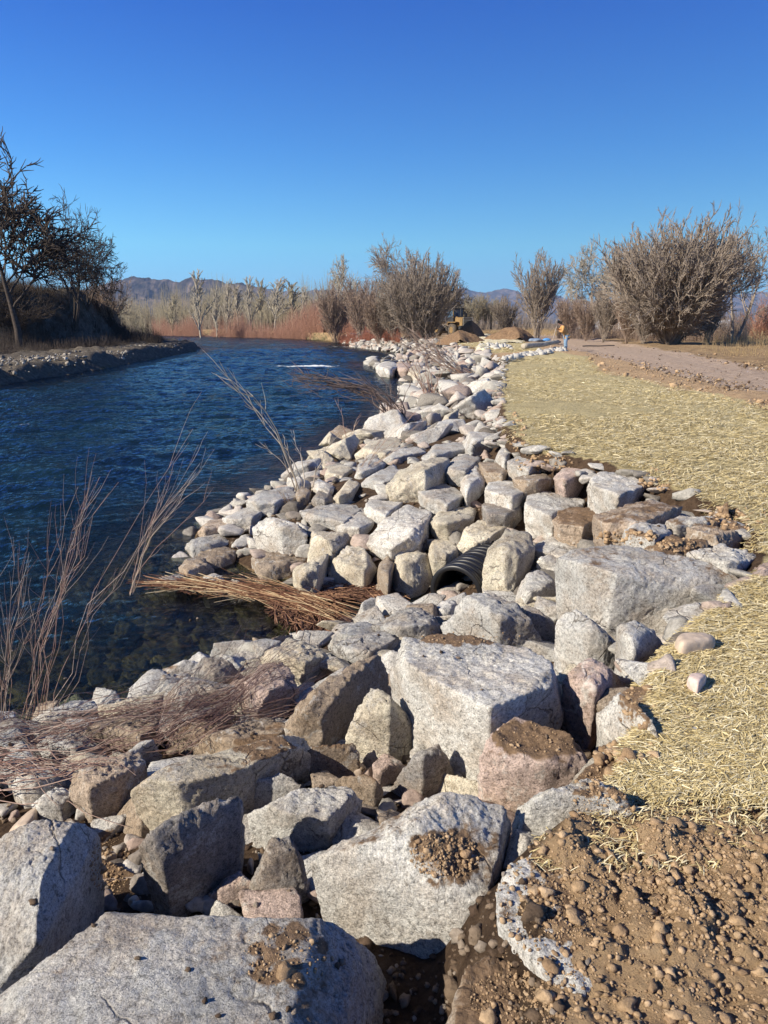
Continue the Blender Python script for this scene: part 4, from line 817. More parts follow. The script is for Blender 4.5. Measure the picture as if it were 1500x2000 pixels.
bb = in_px([tuple(p) for p in P_BAR], 5200, 0, 31); bz = terrain(np.array([p[0] for p in bb]), np.array([p[1] for p in bb])); gb = np.random.default_rng(4)
M_BAR = island('bar_stones', ((0, (.12, .10, .08)), (.5, (.28, .25, .21)), (1, (.46, .42, .36))), .9)
cand_b = np.column_stack([gb.uniform(-34, -15, 14000), gb.uniform(24, 82, 14000)]); q_ = pdist(cand_b[:, 0], cand_b[:, 1], P_BAR); cand_b = cand_b[(q_ > .3) & (q_ < 5.5)][:1300]; cz = terrain(cand_b[:, 0], cand_b[:, 1])
blobs('bar_crest_rubble', [(p[0], p[1], z+.04, float(np.clip(.06*np.exp(gb.normal(0, .5)), .03, .2))) for p, z in zip(cand_b, cz) if z > -1.0], M_BAR, k=2)
blobs('gravel_bar_stones', [(p[0], p[1], z+.02, float(np.clip(.075*np.exp(gb.normal(0, .55)), .03, .26))) for p, z in zip(bb, bz) if p[0] > -48 and z > -.75], M_BAR, k=1)  # stones paler than the bar ground, only on its top, for a sunlit look
twig_mass('field_grass', bank_strip(880, 1480, (100, 50), (90, 60), 2500, 16), .3, .9, 5, .3, BK['tan'], .02, 17)
# ------------------------------------------------------------------ willow stems by the water
def mixm(name, stops): return island(name, stops, .75, .2)
M_WIL = mixm('willow_stems', ((0, (.26, .19, .15)), (.4, (.38, .29, .22)), (.75, (.34, .18, .13)), (1, (.52, .43, .33))))
M_WRED = mixm('red_willow_stems', ((0, (.24, .16, .12)), (.5, (.36, .21, .16)), (1, (.48, .38, .29))))
M_WDK = mixm('dark_willow_stems', ((0, (.07, .05, .045)), (.6, (.14, .10, .085)), (1, (.24, .18, .15))))
M_WPALE = mixm('pale_willow_stems', ((0, (.26, .21, .16)), (.6, (.42, .36, .28)), (1, (.50, .43, .34))))
def stems(name, label, L, matl, r, side=5, seed=1, cat='shrub', sl=.22):
    """L: list of pixel paths with the distance of each point: [(px, py, Y), ...]"""
    rn = random.Random(seed); lines = []
    for path in L:
        P = np.array([AT(*p) for p in path]); n_ = 9; t = np.linspace(0, len(P)-1, n_)
        Q = np.stack([np.interp(t, range(len(P)), P[:, k]) for k in range(3)], 1)
        Q[1:-1] = (Q[:-2]+2*Q[1:-1]+Q[2:])/4; ln = np.linalg.norm(Q[-1]-Q[0])
        Q[1:] += np.array([[rn.gauss(0, .012*ln) for _ in range(3)] for _ in range(n_-1)])
        lines.append((Q, np.linspace(r, r*.28, n_)))
        for _ in range(side):
            i = rn.randint(3, n_-2); d = Q[i+1]-Q[i-1]; d /= np.linalg.norm(d)+1e-9
            o_ = np.array([rn.gauss(0, .5), rn.gauss(0, .5), rn.gauss(.12, .4)]); l = ln*sl*rn.uniform(.4, 1.2)
            S_ = [Q[i]]; dd = d+o_*.8; dd /= np.linalg.norm(dd)
            for k in range(4): S_.append(S_[-1]+dd*l/4); dd = dd+d*.15+np.array([rn.gauss(0, .1), rn.gauss(0, .1), rn.gauss(.04, .1)]); dd /= np.linalg.norm(dd)
            lines.append((np.array(S_), np.linspace(r*.5, r*.15, 5)))
    V, F = tubes(lines, 5); o = link(name, mesh_np(name, V, F, True, matl)); return tag(o, label, cat)
def fan(root, tips, n_, Y, jr=14, jt=22, mid=None, seed=1):
    rn = random.Random(seed); out_ = []
    for i in range(n_):
        t = tips[i % len(tips)]; a = (root[0]+rn.gauss(0, jr), root[1]+rn.gauss(0, jr*.4)); b = (t[0]+rn.gauss(0, jt), t[1]+rn.gauss(0, jt))
        Yt = Y+rn.gauss(0, .25)
        m = (mid[0]+rn.gauss(0, jt*.6), mid[1]+rn.gauss(0, jt*.6)) if mid else ((a[0]*.62+b[0]*.38)-.10*(b[0]-a[0]), a[1]*.55+b[1]*.45)
        out_.append([(a[0], a[1], Y), (m[0], m[1], (Y+Yt)/2), (b[0], b[1], Yt)])
    return out_
stems('willow_shrub', 'bare red-tipped willow stems rising at the far left by the water', fan((60, 1430), [(212, 905), (185, 930), (160, 960), (150, 1010), (200, 980), (120, 1010)], 11, 4.75, 22, 16, seed=3), M_WRED, .0028, 4, 3)
stems('willow_shrub', 'tangle of pale bare twigs at the left edge over the river', fan((10, 1460), [(55, 1060), (10, 1100), (40, 1170), (100, 1200), (-20, 1150)], 9, 4.6, 22, 26, seed=4), M_WIL, .0026, 6, 4, sl=.3)
stems('willow_shrub', 'slender bare willow leaning right over the cove, tips in front of the river', fan((108, 1420), [(372, 865), (400, 880), (390, 940), (350, 960), (330, 930), (300, 1010), (410, 1000)], 4, 4.7, 6, 14, seed=5)
      +fan((255, 1160), [(372, 862), (403, 885), (392, 930), (352, 960), (330, 925), (300, 1000), (415, 960)], 8, 4.75, 4, 8, seed=6), M_WIL, .0026, 3, 5)
stems('willow_shrub', 'pale bent willow arching left from the point over the river', [[(592, 985, 10.9), (570, 905, 10.9), (500, 800, 10.8), (445, 728, 10.8), (395, 680, 10.7)], [(596, 985, 10.9), (575, 900, 10.9), (515, 835, 10.8), (480, 770, 10.6), (420, 715, 10.5)],
      [(588, 985, 10.9), (560, 915, 10.9), (530, 880, 10.9), (500, 868, 10.9)], [(592, 985, 10.9), (560, 880, 10.9), (520, 800, 10.6), (470, 760, 10.5), (425, 735, 10.5)], [(600, 985, 10.9), (612, 925, 10.9), (640, 875, 11), (655, 855, 11)],
      [(585, 985, 10.9), (575, 930, 11), (560, 870, 11), (552, 855, 11)], [(598, 980, 10.9), (590, 900, 10.9), (570, 850, 11)]], M_WPALE, .011, 7, 7, sl=.16)
stems('willow_shrub', 'thin solitary twig standing at the waterline left of the dark willow', [[(678, 885, 15.5), (672, 830, 15.5), (660, 782, 15.5)], [(680, 885, 15.5), (690, 840, 15.5), (700, 815, 15.6)]], M_WIL, .010, 6, 8)
rn = random.Random(9)
stems('willow_shrub', 'dark many-stemmed willow arching low over the river', [[(785+rn.gauss(0, 14), 828, 17.4), (755+rn.gauss(0, 14), 785+rn.gauss(0, 6), 17.4), (700+rn.gauss(0, 22), 755+rn.gauss(0, 12), 17.5), (630+rn.gauss(0, 26), 742+rn.gauss(0, 12), 17.6), (578+rn.gauss(0, 22), 742+rn.gauss(0, 11), 17.6)] for _ in range(20)]
      +[[(790+rn.gauss(0, 10), 828, 17.4), (770+rn.gauss(0, 10), 790, 17.4), (740+rn.gauss(0, 25), 745+rn.gauss(0, 12), 17.5)] for _ in range(8)], M_WDK, .012, 7, 9, sl=.22)
stems('willow_shrub', 'red-stemmed willow on the bank beyond the dark arching one', fan((842, 800), [(800, 700), (815, 690), (830, 715), (860, 730), (790, 690)], 18, 21.5, 6, 14, seed=10), M_WRED, .013, 5, 10)
stems('willow_shrub', 'low reddish twigs growing between rocks right of the red-stemmed willow', fan((880, 790), [(900, 745), (920, 760), (870, 750), (940, 755)], 10, 22, 8, 10, seed=11), M_WIL, .010, 5, 11)
stems('willow_shrub', 'brown willow bowing left across the distant riprap', fan((905, 735), [(790, 655), (810, 650), (835, 655), (790, 672)], 22, 33, 10, 14, mid=(850, 690), seed=12), M_WIL, .018, 6, 12)
stems('willow_shrub', 'wispy twigs slanting right over rocks behind the cream domed boulder', fan((690, 965), [(828, 825), (800, 850), (750, 840), (710, 870), (840, 850)], 9, 11.4, 6, 14, seed=13), M_WIL, .006, 5, 13)
stems('grass_tuft', 'tuft of dead reeds and broken stubs at the foot of the bent willow', fan((570, 1010), [(545, 965), (560, 975), (590, 985), (600, 992), (550, 990)], 22, 10.2, 10, 10, seed=14), mixm('dead_reeds', ((0, (.20, .09, .05)), (1, (.5, .36, .2)))), .007, 1, 14, cat='grass')
# flattened stems
rn = random.Random(21); lines = []
def flat_stem(a, b, r, zc=None):
    A = hit(*a); B = hit(*b); P = []
    for k in range(8):
        t = k/7; q = A*(1-t)+B*t; z, ob = ground_z(q[0], q[1], .4); P.append([q[0]+rn.gauss(0, .015), q[1]+rn.gauss(0, .03), z])
    P = np.array(P); zz = P[:, 2].copy(); zl = np.linspace(np.percentile(zz[:4], 70), np.percentile(zz[4:], 70), 8)
    P[:, 2] = np.maximum(zz*.5+zl*.5, zz+.01)+abs(rn.gauss(0, .05))+.02
    for _ in range(2): P[1:-1, 2] = (P[:-2, 2]+2*P[1:-1, 2]+P[2:, 2])/4
    return (P, np.linspace(r, r*.4, 8))
for _ in range(230):
    t = rn.random(); x0 = -60+rn.random()*380; y0 = 1500-.16*x0+rn.gauss(0, 24); L_ = rn.uniform(120, 330)
    lines.append(flat_stem((x0, y0), (x0+L_, y0-L_*rn.uniform(.05, .38)-4), rn.uniform(.0012, .0028)))
for _ in range(130):
    x0 = 300+rn.random()*120; y0 = 1478+rn.gauss(0, 14); lines.append(flat_stem((x0, y0), (x0+rn.uniform(120, 260), y0-rn.uniform(60, 190)), rn.uniform(.0014, .0026)))
for _ in range(40):
    y0 = 1560+rn.gauss(0, 14); lines.append(flat_stem((-20, y0), (rn.uniform(120, 280), y0+rn.uniform(-10, 50)), rn.uniform(.002, .004)))
V, F = tubes(lines, 4); tag(link('flattened_willow', mesh_np('flattened_willow', V, F, True, mixm('flat_stems', ((0, (.09, .05, .045)), (.5, (.20, .12, .10)), (.8, (.32, .23, .19)), (1, (.45, .36, .30)))))), 'mat of flattened reddish willow stems lying across the rocks at lower left', 'brush')
# reed raft in the cove
lines = []
for _ in range(480):
    t = rn.random(); cx = 320+t*330; cy = 1142+t*t*48+rn.gauss(0, 4+9*t); L_ = rn.uniform(35, 150); s_ = .03+.36*t+rn.gauss(0, .16)
    A = G(cx-L_/2, cy-L_/2*s_, WZ+.04+rn.random()*.06*(1+t)); B = G(cx+L_/2, cy+L_/2*s_, WZ+.04+rn.random()*.06*(1+t)); lines.append((np.array([A, (A+B)/2+[0, 0, .01], B]), np.array([.0024, .0027, .0015])*rn.uniform(.6, 1.6)))
tag(link('reed_raft', mesh_np('reed_raft', *tubes(lines, 4), True, mixm('wet_reeds', ((0, (.07, .03, .02)), (.5, (.18, .085, .05)), (.75, (.36, .22, .12)), (1, (.66, .54, .34)))))), 'long raft of golden and rust coloured dead reeds floating across the cove', 'reeds')
lines = []
for _ in range(620):
    u, v_ = rn.random(), rn.random(); cx = 535+u*125; top = 1178+u*12; bot = 1200+u*62; cy = top+(bot-top)*v_; a = rn.gauss(0, 1.0)+(.8 if rn.random() < .4 else -.3); L_ = rn.uniform(10, 46)
    A = G(cx-L_/2*math.cos(a), cy-L_/2*math.sin(a), WZ+.03+rn.random()*.07); B = G(cx+L_/2*math.cos(a), cy+L_/2*math.sin(a), WZ+.03+rn.random()*.07); lines.append((np.array([A, (A+B)/2, B]), np.array([.006, .006, .004])*rn.uniform(.6, 1.3)))
for _ in range(240):
    cx = rn.uniform(640, 775); cy = 1155+rn.gauss(0, 9); a = rn.gauss(0, .35); L_ = rn.uniform(20, 70)
    A = G(cx-L_/2*math.cos(a), cy-L_/2*math.sin(a), WZ+.03); B = G(cx+L_/2*math.cos(a), cy+L_/2*math.sin(a), WZ+.06); lines.append((np.array([A, (A+B)/2, B]), np.array([.005, .005, .003])*rn.uniform(.6, 1.3)))
tag(link('reed_litter', mesh_np('reed_litter', *tubes(lines, 4), True, mixm('soaked_reeds', ((0, (.04, .02, .015)), (.6, (.14, .07, .045)), (1, (.36, .21, .12)))))), 'dark soaked reed litter heaped against the rocks of the cove', 'reeds')
# stones on the river bed, seen through the shallow water
it = []
for _ in range(420):
    a, b = rn.uniform(-60, 640), rn.uniform(1060, 1400); p = G(a, b, WZ)
    dd = pdist(np.array([p[0]]), np.array([p[1]]), P_W)[0]
    if 0 < dd < 4: r = rn.uniform(.06, .24); q = G(a, b, WZ-.3); r = min(r, .1+dd*.12); it.append((q[0], q[1], min(tz(q[0], q[1])+r*.1, WZ-.05-r*.85), r))
blobs('river_bed_stones', it, noisy('bed_stone', ((.3, (.05, .045, .025)), (.65, (.20, .17, .10)), (.8, (.30, .27, .18))), 5, .8, .4), k=3)
# ------------------------------------------------------------------ culvert pipe
M_PIPE = mat('black_plastic', (.012, .012, .014), .38, spec=.5)
c0 = G(890, 1158, WZ+.22); ax = Vector((.50, .86, .02)).normalized(); sd_ = ax.cross(Vector((0, 0, 1))).normalized(); upv = sd_.cross(ax)
root = empty('culvert_pipe', c0, 'black corrugated plastic culvert pipe opening into the cove', 'pipe')
def lathe(prof, n_=64):
    V = []
    for t, r in prof:
        for k in range(n_):
            a = 2*math.pi*k/n_; p = ax*t+sd_*(r*math.cos(a))+upv*(r*math.sin(a)); V.append(p[:])
    return V, grid_faces(len(prof), n_, True)
prof = []
for k in range(260):
    t = k*.01; ph = (t % .10)/.10; prof.append((t+.015, .262+.030*(1 if .2 < ph < .7 else 0 if ph < .1 or ph > .8 else .5)))
V, F = lathe(prof); link('corrugated_wall', mesh_np('corrugated_wall', V, F, True, M_PIPE), root)
V, F = lathe([(2.6, .243), (1.2, .243), (.0, .243), (-.004, .252), (-.004, .286), (.004, .293), (.03, .293), (.035, .275)]); link('rim', mesh_np('rim', V, F, False, M_PIPE), root)
V, F = lathe([(2.6, .25), (2.6, .001)]); link('back_end', mesh_np('back_end', V, F, False, mat('soil_plug', (.03, .02, .015), 1)), root)
# ------------------------------------------------------------------ box-built objects
def boxes(name, items, matl, parent=None, bev=.02):
    bm = bmesh.new()
    for c, s_, *ro in items:
        r = bmesh.ops.create_cube(bm, size=1); vs = r['verts']
        for v in vs:
            p = Vector((v.co.x*s_[0], v.co.y*s_[1], v.co.z*s_[2]))
            if ro: p = ro[0] @ p
            v.co = p+Vector(c)
    if bev: bmesh.ops.bevel(bm, geom=bm.edges[:], offset=bev, segments=2, affect='EDGES', clamp_overlap=True)
    me = bpy.data.meshes.new(name); bm.to_mesh(me); bm.free(); me.materials.append(matl); return link(name, me, parent)
def cyl(name, c, r, h, axis, matl, parent=None, prof=None, n_=32):
    axis = Vector(axis).normalized(); q = Vector((0, 0, 1)).rotation_difference(axis); prof = prof or [(-.5, 0), (-.5, .95), (-.45, 1), (.45, 1), (.5, .95), (.5, 0)]
    V = [(q @ Vector((r*b*math.cos(2*math.pi*k/n_), r*b*math.sin(2*math.pi*k/n_), a*h))+Vector(c))[:] for a, b in prof for k in range(n_)]
    return link(name, mesh_np(name, V, grid_faces(len(prof), n_, True), False, matl), parent)
from mathutils import Matrix
M_YEL = noisy('yellow_paint', ((.3, (.16, .105, .05)), (.7, (.32, .21, .095))), 2, .55, .1); M_BLK = mat('dark_rubber', (.03, .028, .026), .85); M_GLS = mat('cab_glass', (.05, .08, .12), .08, spec=.8); M_DKM = mat('dark_metal', (.04, .04, .042), .5); M_TYR = noisy('dusty_tyre', ((.3, (.05, .045, .04)), (.7, (.17, .14, .11))), 5, .95, .2)
LY = 100.; lx = AT(884, 640, LY)[0]; lz = tz(lx, LY)
L0 = empty('wheel_loader', (lx, LY, lz), 'yellow wheel loader parked behind the soil pile, seen from its rear', 'wheel loader'); L0.rotation_euler = (0, 0, R(118))   # local +x = forward
hood = boxes('engine_hood', [((-2.5, 0, 1.75), (1.9, 1.5, 1.2)), ((-1.7, 0, 2.2), (.6, 1.3, .5))], M_YEL, L0, .12)
boxes('grille', [((-3.47, 0, 1.45+.17*k), (.06, 1.25, .07)) for k in range(6)]+[((-3.46, s_*.68, 1.85), (.05, .07, 1.1)) for s_ in (-1, 1)], mat('grille_slats', (.50, .47, .38), .6), hood, .01)
boxes('counterweight', [((-3.3, 0, 1.05), (.6, 2.3, .55))], M_DKM, L0, .1)
boxes('rear_frame', [((-1.8, 0, .95), (2.8, 1.1, .5)), ((1.4, 0, 1.0), (1.8, .9, .7))], M_DKM, L0, .05)
cab = boxes('cab', [((-.55, 0, 1.95), (1.5, 1.5, .9)), ((-.55, 0, 3.42), (1.75, 1.7, .14))]+[((-.55+a*.7, b*.7, 2.85), (.09, .09, 1.1)) for a in (-1, 1) for b in (-1, 1)], M_DKM, L0, .02)
boxes('window', [((-.55, .72, 2.85), (1.3, .03, 1.0))], M_GLS, cab, 0); boxes('window', [((-.55, -.72, 2.85), (1.3, .03, 1.0))], M_GLS, cab, 0); boxes('window', [((-1.27, 0, 2.88), (.03, 1.3, .95))], M_GLS, cab, 0); boxes('window', [((.17, 0, 2.85), (.03, 1.3, 1.0))], M_GLS, cab, 0)
boxes('cab_corner', [((-1.25, .76, 2.85), (.14, .06, 1.05))], M_YEL, cab, .01)
for s_ in (-1, 1):
    boxes('fender', [((-1.75, s_*1.1, 1.75), (1.9, .55, .12)), ((-.85, s_*1.1, 1.45), (.12, .55, .6))], M_YEL, L0, .03)
    for a in (-1.75, 1.75):
        wh = cyl('wheel', (a, s_*1.1, .78), .78, .58, (0, 1, 0), M_TYR, L0, [(-.5, .55), (-.5, .92), (-.42, 1), (.42, 1), (.5, .92), (.5, .55)])
        cyl('rim', (a, s_*1.12, .78), .46, .5, (0, 1, 0), M_YEL, wh, [(-.5, 0), (-.35, .3), (-.5, .7), (-.5, 1), (.5, 1), (.5, .7), (.35, .3), (.5, 0)])
    boxes('lift_arm', [((2.3, s_*.55, 1.35), (2.6, .16, .35), Matrix.Rotation(R(22), 3, 'Y'))], M_YEL, L0, .03)
boxes('bucket', [((3.9, 0, .35), (1.1, 2.8, .08)), ((3.35, 0, .8), (.08, 2.8, .95)), ((3.8, 1.4, .7), (1.0, .06, .7)), ((3.8, -1.4, .7), (1.0, .06, .7))], M_YEL, L0, .01)
cyl('exhaust_stack', (-2.3, .3, 2.9), .07, 1.0, (0, 0, 1), M_DKM, L0); boxes('air_cleaner', [((-2.3, -.45, 2.6), (.3, .3, .6))], M_DKM, L0, .05)
boxes('ladder', [((-.3, .95, .7+.3*k), (.4, .3, .05)) for k in range(4)], M_DKM, L0, .01); boxes('mirror', [((-1.0, -1.15, 2.9), (.08, .3, .4)), ((-1.0, -.95, 3.1), (.04, .4, .04))], M_DKM, cab, .01)
# soil piles
def pile(px0, px1, top, Y, depth, label, seed, peak=.5):
    x0, x1 = AT(px0, 640, Y)[0], AT(px1, 640, Y)[0]; zb = tz((x0+x1)/2, Y); H = AT(0, top, Y)[2]-zb; n_ = 90
    X, Yg = np.meshgrid(np.linspace(0, 1, n_), np.linspace(-1, 1, n_)); u = np.where(X < peak, X/peak, (1-X)/(1-peak)); e = np.clip(np.minimum(u, 1)-np.abs(Yg)*.75, 0, 1)
    P = np.stack([(x0+(x1-x0)*X).ravel(), (Y+Yg*depth).ravel(), (0*X).ravel()], 1); nz = fbm(P*1.5, 5, seed)
    z = zb-.15+(H+.15)*(1-(1-e.ravel())**1.6)*1.0+nz*.10*sm(e.ravel()*4)*min(1, H); P[:, 2] = z
    tag(link('soil_pile', mesh_np('soil_pile', P, grid_faces(n_, n_), True, M_SOIL)), label, 'soil pile')
pile(884, 952, 626, 86, 3.2, 'pointed brown soil pile standing in front of the wheel loader', 3, .52)
pile(935, 1052, 638, 72, 3.0, 'long low brown soil pile right of the pointed one', 4, .6)
pile(850, 960, 646, 66, 2.6, 'flat spread of brown soil before the pale straw blanket', 5, .4)
# far straw blanket
P_BL = Tp(0, (868, 658), (940, 653), (1030, 662), (1022, 671), (965, 673), (948, 688), (922, 684), (942, 671), (868, 663))
g = np.random.default_rng(2); xs = np.linspace(min(p[0] for p in P_BL), max(p[0] for p in P_BL), 160); ys = np.linspace(min(p[1] for p in P_BL), max(p[1] for p in P_BL), 200)
X, Yg = np.meshgrid(xs, ys); X, Yg = X.ravel(), Yg.ravel(); d = pdist(X, Yg, P_BL); Z = terrain(X, Yg)+.05+.09*fbm(np.stack([X, Yg, X*0], 1)*1.3, 4, 71)+.10*sm(d/.6)
F = grid_faces(200, 160); F = F[(d[F] > 0).all(1)]
tag(link('straw_blanket', mesh_np('straw_blanket', np.stack([X, Yg, Z], 1), F, True, noisy('blanket_straw', ((.35, (.42, .36, .22)), (.6, (.72, .66, .48))), 3, .9, .8, .05, 8))), 'pale cream straw blanket laid over the far bank near the soil piles', 'blanket')
it = []
for k in range(170):
    t = rn.random(); a = 985+120*t; b = 704-20*t**.8+rn.gauss(0, 1.6); p = G(a, b, 0); it.append((p[0], p[1], tz(p[0], p[1])+.06, rn.uniform(.07, .2)))
for k in range(60):
    p = G(rn.uniform(935, 1000), rn.uniform(674, 684), 0); it.append((p[0], p[1], tz(p[0], p[1])+.06, rn.uniform(.08, .22)))
for k in range(90):
    p = G(rn.uniform(640, 720), 672+rn.gauss(0, 2), WZ); it.append((p[0], p[1]+2, tz(p[0], p[1]+2)+.1, rn.uniform(.1, .4)))
blobs('white_stones', it, mat('white_stone', (.46, .44, .40), .9), k=2)
# logs, poles, tarps, stake
def log(name, a, b, za, r, label, matl, zb=None, cat='log'):
    A, B = G(*a, za), G(*b, za if zb is None else zb); t = np.linspace(0, 1, 14)[:, None]; P = A*(1-t)+B*t; P[:, 2] += .01*np.sin(t[:, 0]*9); q = np.linspace(1, .8, 14)*r
    e = (P[0]-P[1])*.001; P = np.vstack([P[0]+e, P, P[-1]-e]); q = np.concatenate([[.001], q, [.001]])
    tag(link(name, mesh_np(name, *tubes([(P, q)], 14), True, matl)), label, cat)
A_ = AT(1022, 677, 43.5); B_ = AT(1090, 668, 45.5); P = np.array([A_*(1-t)+B_*t+[0, 0, .02*math.sin(9*t)] for t in np.linspace(0, 1, 12)]); P = np.vstack([P[0]+(P[0]-P[1])*.002, P, P[-1]+(P[-1]-P[-2])*.002]); q = np.concatenate([[.001], np.linspace(.17, .12, 12), [.001]])
tag(link('peeled_log', mesh_np('peeled_log', *tubes([(P, q)], 14), True, BK['pale'])), 'long peeled log lying at the feet of the worker', 'log')
log('short_pole', (1074, 672), (1094, 668), .12, .10, 'short pale pole beside the long peeled log', BK['pale'])
log('shadow_rod', (1138, 676), (1200, 675), .05, .04, 'thin dark rod standing in for a shadow line on the road right of the worker', M_DKM, cat='pipe')  # dark rod laid along the road in place of a thin pole shadow
A_ = AT(1375, 634, 82); B_ = AT(1415, 622, 84); P = np.array([A_*(1-t)+B_*t for t in np.linspace(0, 1, 10)])
tag(link('fallen_trunk', mesh_np('fallen_trunk', *tubes([(P, np.linspace(.2, .09, 10))], 12), True, BK['dark'])), 'dark fallen trunk on the little hill at the right edge', 'log')
def tarp(px, py, w_, col_, label, seed):
    p = G(px, py, 0); D, F = ico(4); V = D*np.array([w_, w_*.7, w_*.45]); V = V*(1+.35*fbm(V*2.2+seed, 4, seed))[:, None]; V[:, 2] = np.maximum(V[:, 2]+w_*.18, 0)
    tag(link('tarp_bundle', mesh_np('tarp_bundle', V, F, False, mat('tarp', col_, .5)), loc=(p[0], p[1], tz(p[0], p[1]))), label, 'tarp')
tarp(1048, 667, .55, (.18, .24, .34), 'grey blue crumpled tarp left of its bright blue neighbour', 3); tarp(1055, 668, .35, (.03, .03, .04), 'black bundle between the grey blue and bright blue tarps', 5); tarp(1068, 666, .36, (.10, .30, .65), 'small bright blue bundle behind the long log', 4)
p = G(901, 650, 0); st = empty('survey_stake', (p[0], p[1], tz(p[0], p[1])), 'short survey stake with a pale top before the pointed soil pile', 'stake')
boxes('post', [((0, 0, .25), (.09, .05, .7))], BK['brown'], st, .005); boxes('flag', [((.0, -.03, .62), (.14, .03, .18))], mat('flag', (.7, .5, .42), .8), st, .003)
# trailers behind the brush
M_WHT = mat('white_panel', (.75, .77, .8), .5)
for px, py, w_, h_, lab in ((1150, 640, 3.2, 1.6, 'small white trailer glimpsed through brush right of the worker'), (1240, 640, 5.5, 2.8, 'white shed behind the left side of the huge rounded shrub'), (1392, 640, 5., 2.2, 'pale trailer behind the right side of the huge rounded shrub')):
    q = AT(px, py, 140); z = tz(q[0], 140); t = empty('trailer', (q[0], 140, z), lab, 'trailer')
    boxes('body', [((0, 0, .6+h_/2), (w_, 2.4, h_))], M_WHT, t, .08); boxes('roof', [((0, 0, .64+h_), (w_*1.04, 2.5, .08))], mat('roof', (.5, .5, .5), .6), t, .02)
    boxes('window', [((-w_*.2, -1.21, .6+h_*.6), (w_*.2, .04, h_*.3))], M_GLS, t, 0); boxes('door', [((w_*.25, -1.21, .6+h_*.42), (w_*.16, .04, h_*.75))], mat('door', (.55, .57, .6), .6), t, 0)
    for s_ in (-1, 1): cyl('wheel', (s_*w_*.25, -1.0, .35), .35, .2, (0, 1, 0), M_BLK, t)
# ------------------------------------------------------------------ the worker
def skin(name, pts, edges, rad, matl, parent, sub=2):
    me = bpy.data.meshes.new(name); me.from_pydata(pts, edges, []); me.materials.append(matl); o = link(name, me, parent)
    m_ = o.modifiers.new('skin', 'SKIN'); m_.use_smooth_shade = True; m_.branch_smoothing = .3
    for i, r in enumerate(rad): me.skin_vertices[0].data[i].radius = (r, r) if not isinstance(r, tuple) else r
    me.skin_vertices[0].data[0].use_root = True
    s_ = o.modifiers.new('sub', 'SUBSURF'); s_.levels = sub; s_.render_levels = sub; return o
pw = G(1103, 685, 0); zw = tz(pw[0], pw[1])
W0 = empty('person', (pw[0], pw[1], zw), 'worker in a tan jacket and light jeans bending over a long pole', 'person')   # local -x = the way he faces
SKINC = mat('skin', (.42, .25, .18), .6)
hip = (.06, 0, .93); chest = (-.16, 0, 1.30); neck = (-.27, 0, 1.50); head0 = (-.37, 0, 1.57); head1 = (-.42, 0, 1.68)
shl, shr = (-.20, -.19, 1.40), (-.20, .19, 1.40); el, er = (-.26, -.24, 1.10), (-.34, .22, 1.16); hl, hr = (-.46, -.10, 1.18), (-.54, .05, 1.34)
kl, kr = (.00, -.11, .50), (.02, .12, .50); al, ar = (.06, -.11, .09), (.08, .14, .09); tl_, tr_ = (-.12, -.13, .04), (-.10, .16, .04)
body_p = [hip, chest, neck, head0, head1, shl, shr, el, er, hl, hr, kl, kr, al, ar, (.05, -.09, .86), (.05, .09, .86), (-.48, 0, 1.60)]
body_e = [(0, 1), (1, 2), (2, 3), (3, 4), (1, 5), (1, 6), (5, 7), (6, 8), (7, 9), (8, 10), (0, 15), (0, 16), (15, 11), (16, 12), (11, 13), (12, 14), (3, 17)]
body_r = [.12, .13, .055, .09, .085, .07, .07, .042, .042, .032, .032, .06, .06, .04, .04, .085, .085, .045]
bd_ = skin('body', body_p, body_e, body_r, SKINC, W0)
for hp, nm in ((hl, -1), (hr, 1)):
    P = [hp, (hp[0]-.05, hp[1], hp[2]+.01)]; E = [(0, 1)]; Rr = [.030, .034]
    for k in range(4):
        b = (hp[0]-.07, hp[1]+(k-1.5)*.02, hp[2]+.02); i = len(P); P += [b, (b[0]-.04, b[1], b[2]-.01), (b[0]-.045+.01*(k == 3), b[1], b[2]-.045), (b[0]-.015, b[1], b[2]-.055)]; E += [(1, i), (i, i+1), (i+1, i+2), (i+2, i+3)]; Rr += [.010, .0095, .009, .008]
    i = len(P); P += [(hp[0]-.03, hp[1]-.035*nm, hp[2]-.01), (hp[0]-.06, hp[1]-.045*nm, hp[2]-.035)]; E += [(0, i), (i, i+1)]; Rr += [.012, .009]
    skin('glove', P, E, Rr, mat('leather_glove', (.30, .2, .12), .8), bd_, 1)
TAN = noisy('tan_canvas', ((.3, (.42, .22, .08)), (.7, (.60, .36, .15))), 12, .9, .2); JEAN = noisy('faded_denim', ((.3, (.13, .21, .32)), (.7, (.27, .38, .50))), 14, .9, .2); DRK = mat('dark_knit', (.02, .018, .018), .9)
skin('jacket', [(.05, 0, .95), chest, (-.245, 0, 1.46), shl, shr, el, er, (hl[0]+.05, hl[1]-.03, hl[2]-.01), (hr[0]+.05, hr[1]+.04, hr[2]-.03), (.08, 0, .86)], [(0, 1), (1, 2), (1, 3), (1, 4), (3, 5), (4, 6), (5, 7), (6, 8), (0, 9)], [.19, .215, .09, .115, .115, .085, .085, .055, .055, .185], TAN, W0)
skin('jeans', [(.06, 0, .90), (.05, -.09, .84), (.05, .09, .84), kl, kr, (al[0], al[1], .14), (ar[0], ar[1], .14)], [(0, 1), (0, 2), (1, 3), (2, 4), (3, 5), (4, 6)], [.17, .125, .125, .10, .10, .085, .085], JEAN, W0)
for a_, t_ in ((al, tl_), (ar, tr_)): skin('boot', [a_, (a_[0], a_[1], .05), t_, (a_[0]+.04, a_[1], .04)], [(0, 1), (1, 2), (1, 3)], [.062, .055, .04, .045], mat('boot_leather', (.06, .04, .03), .7), W0, 1)
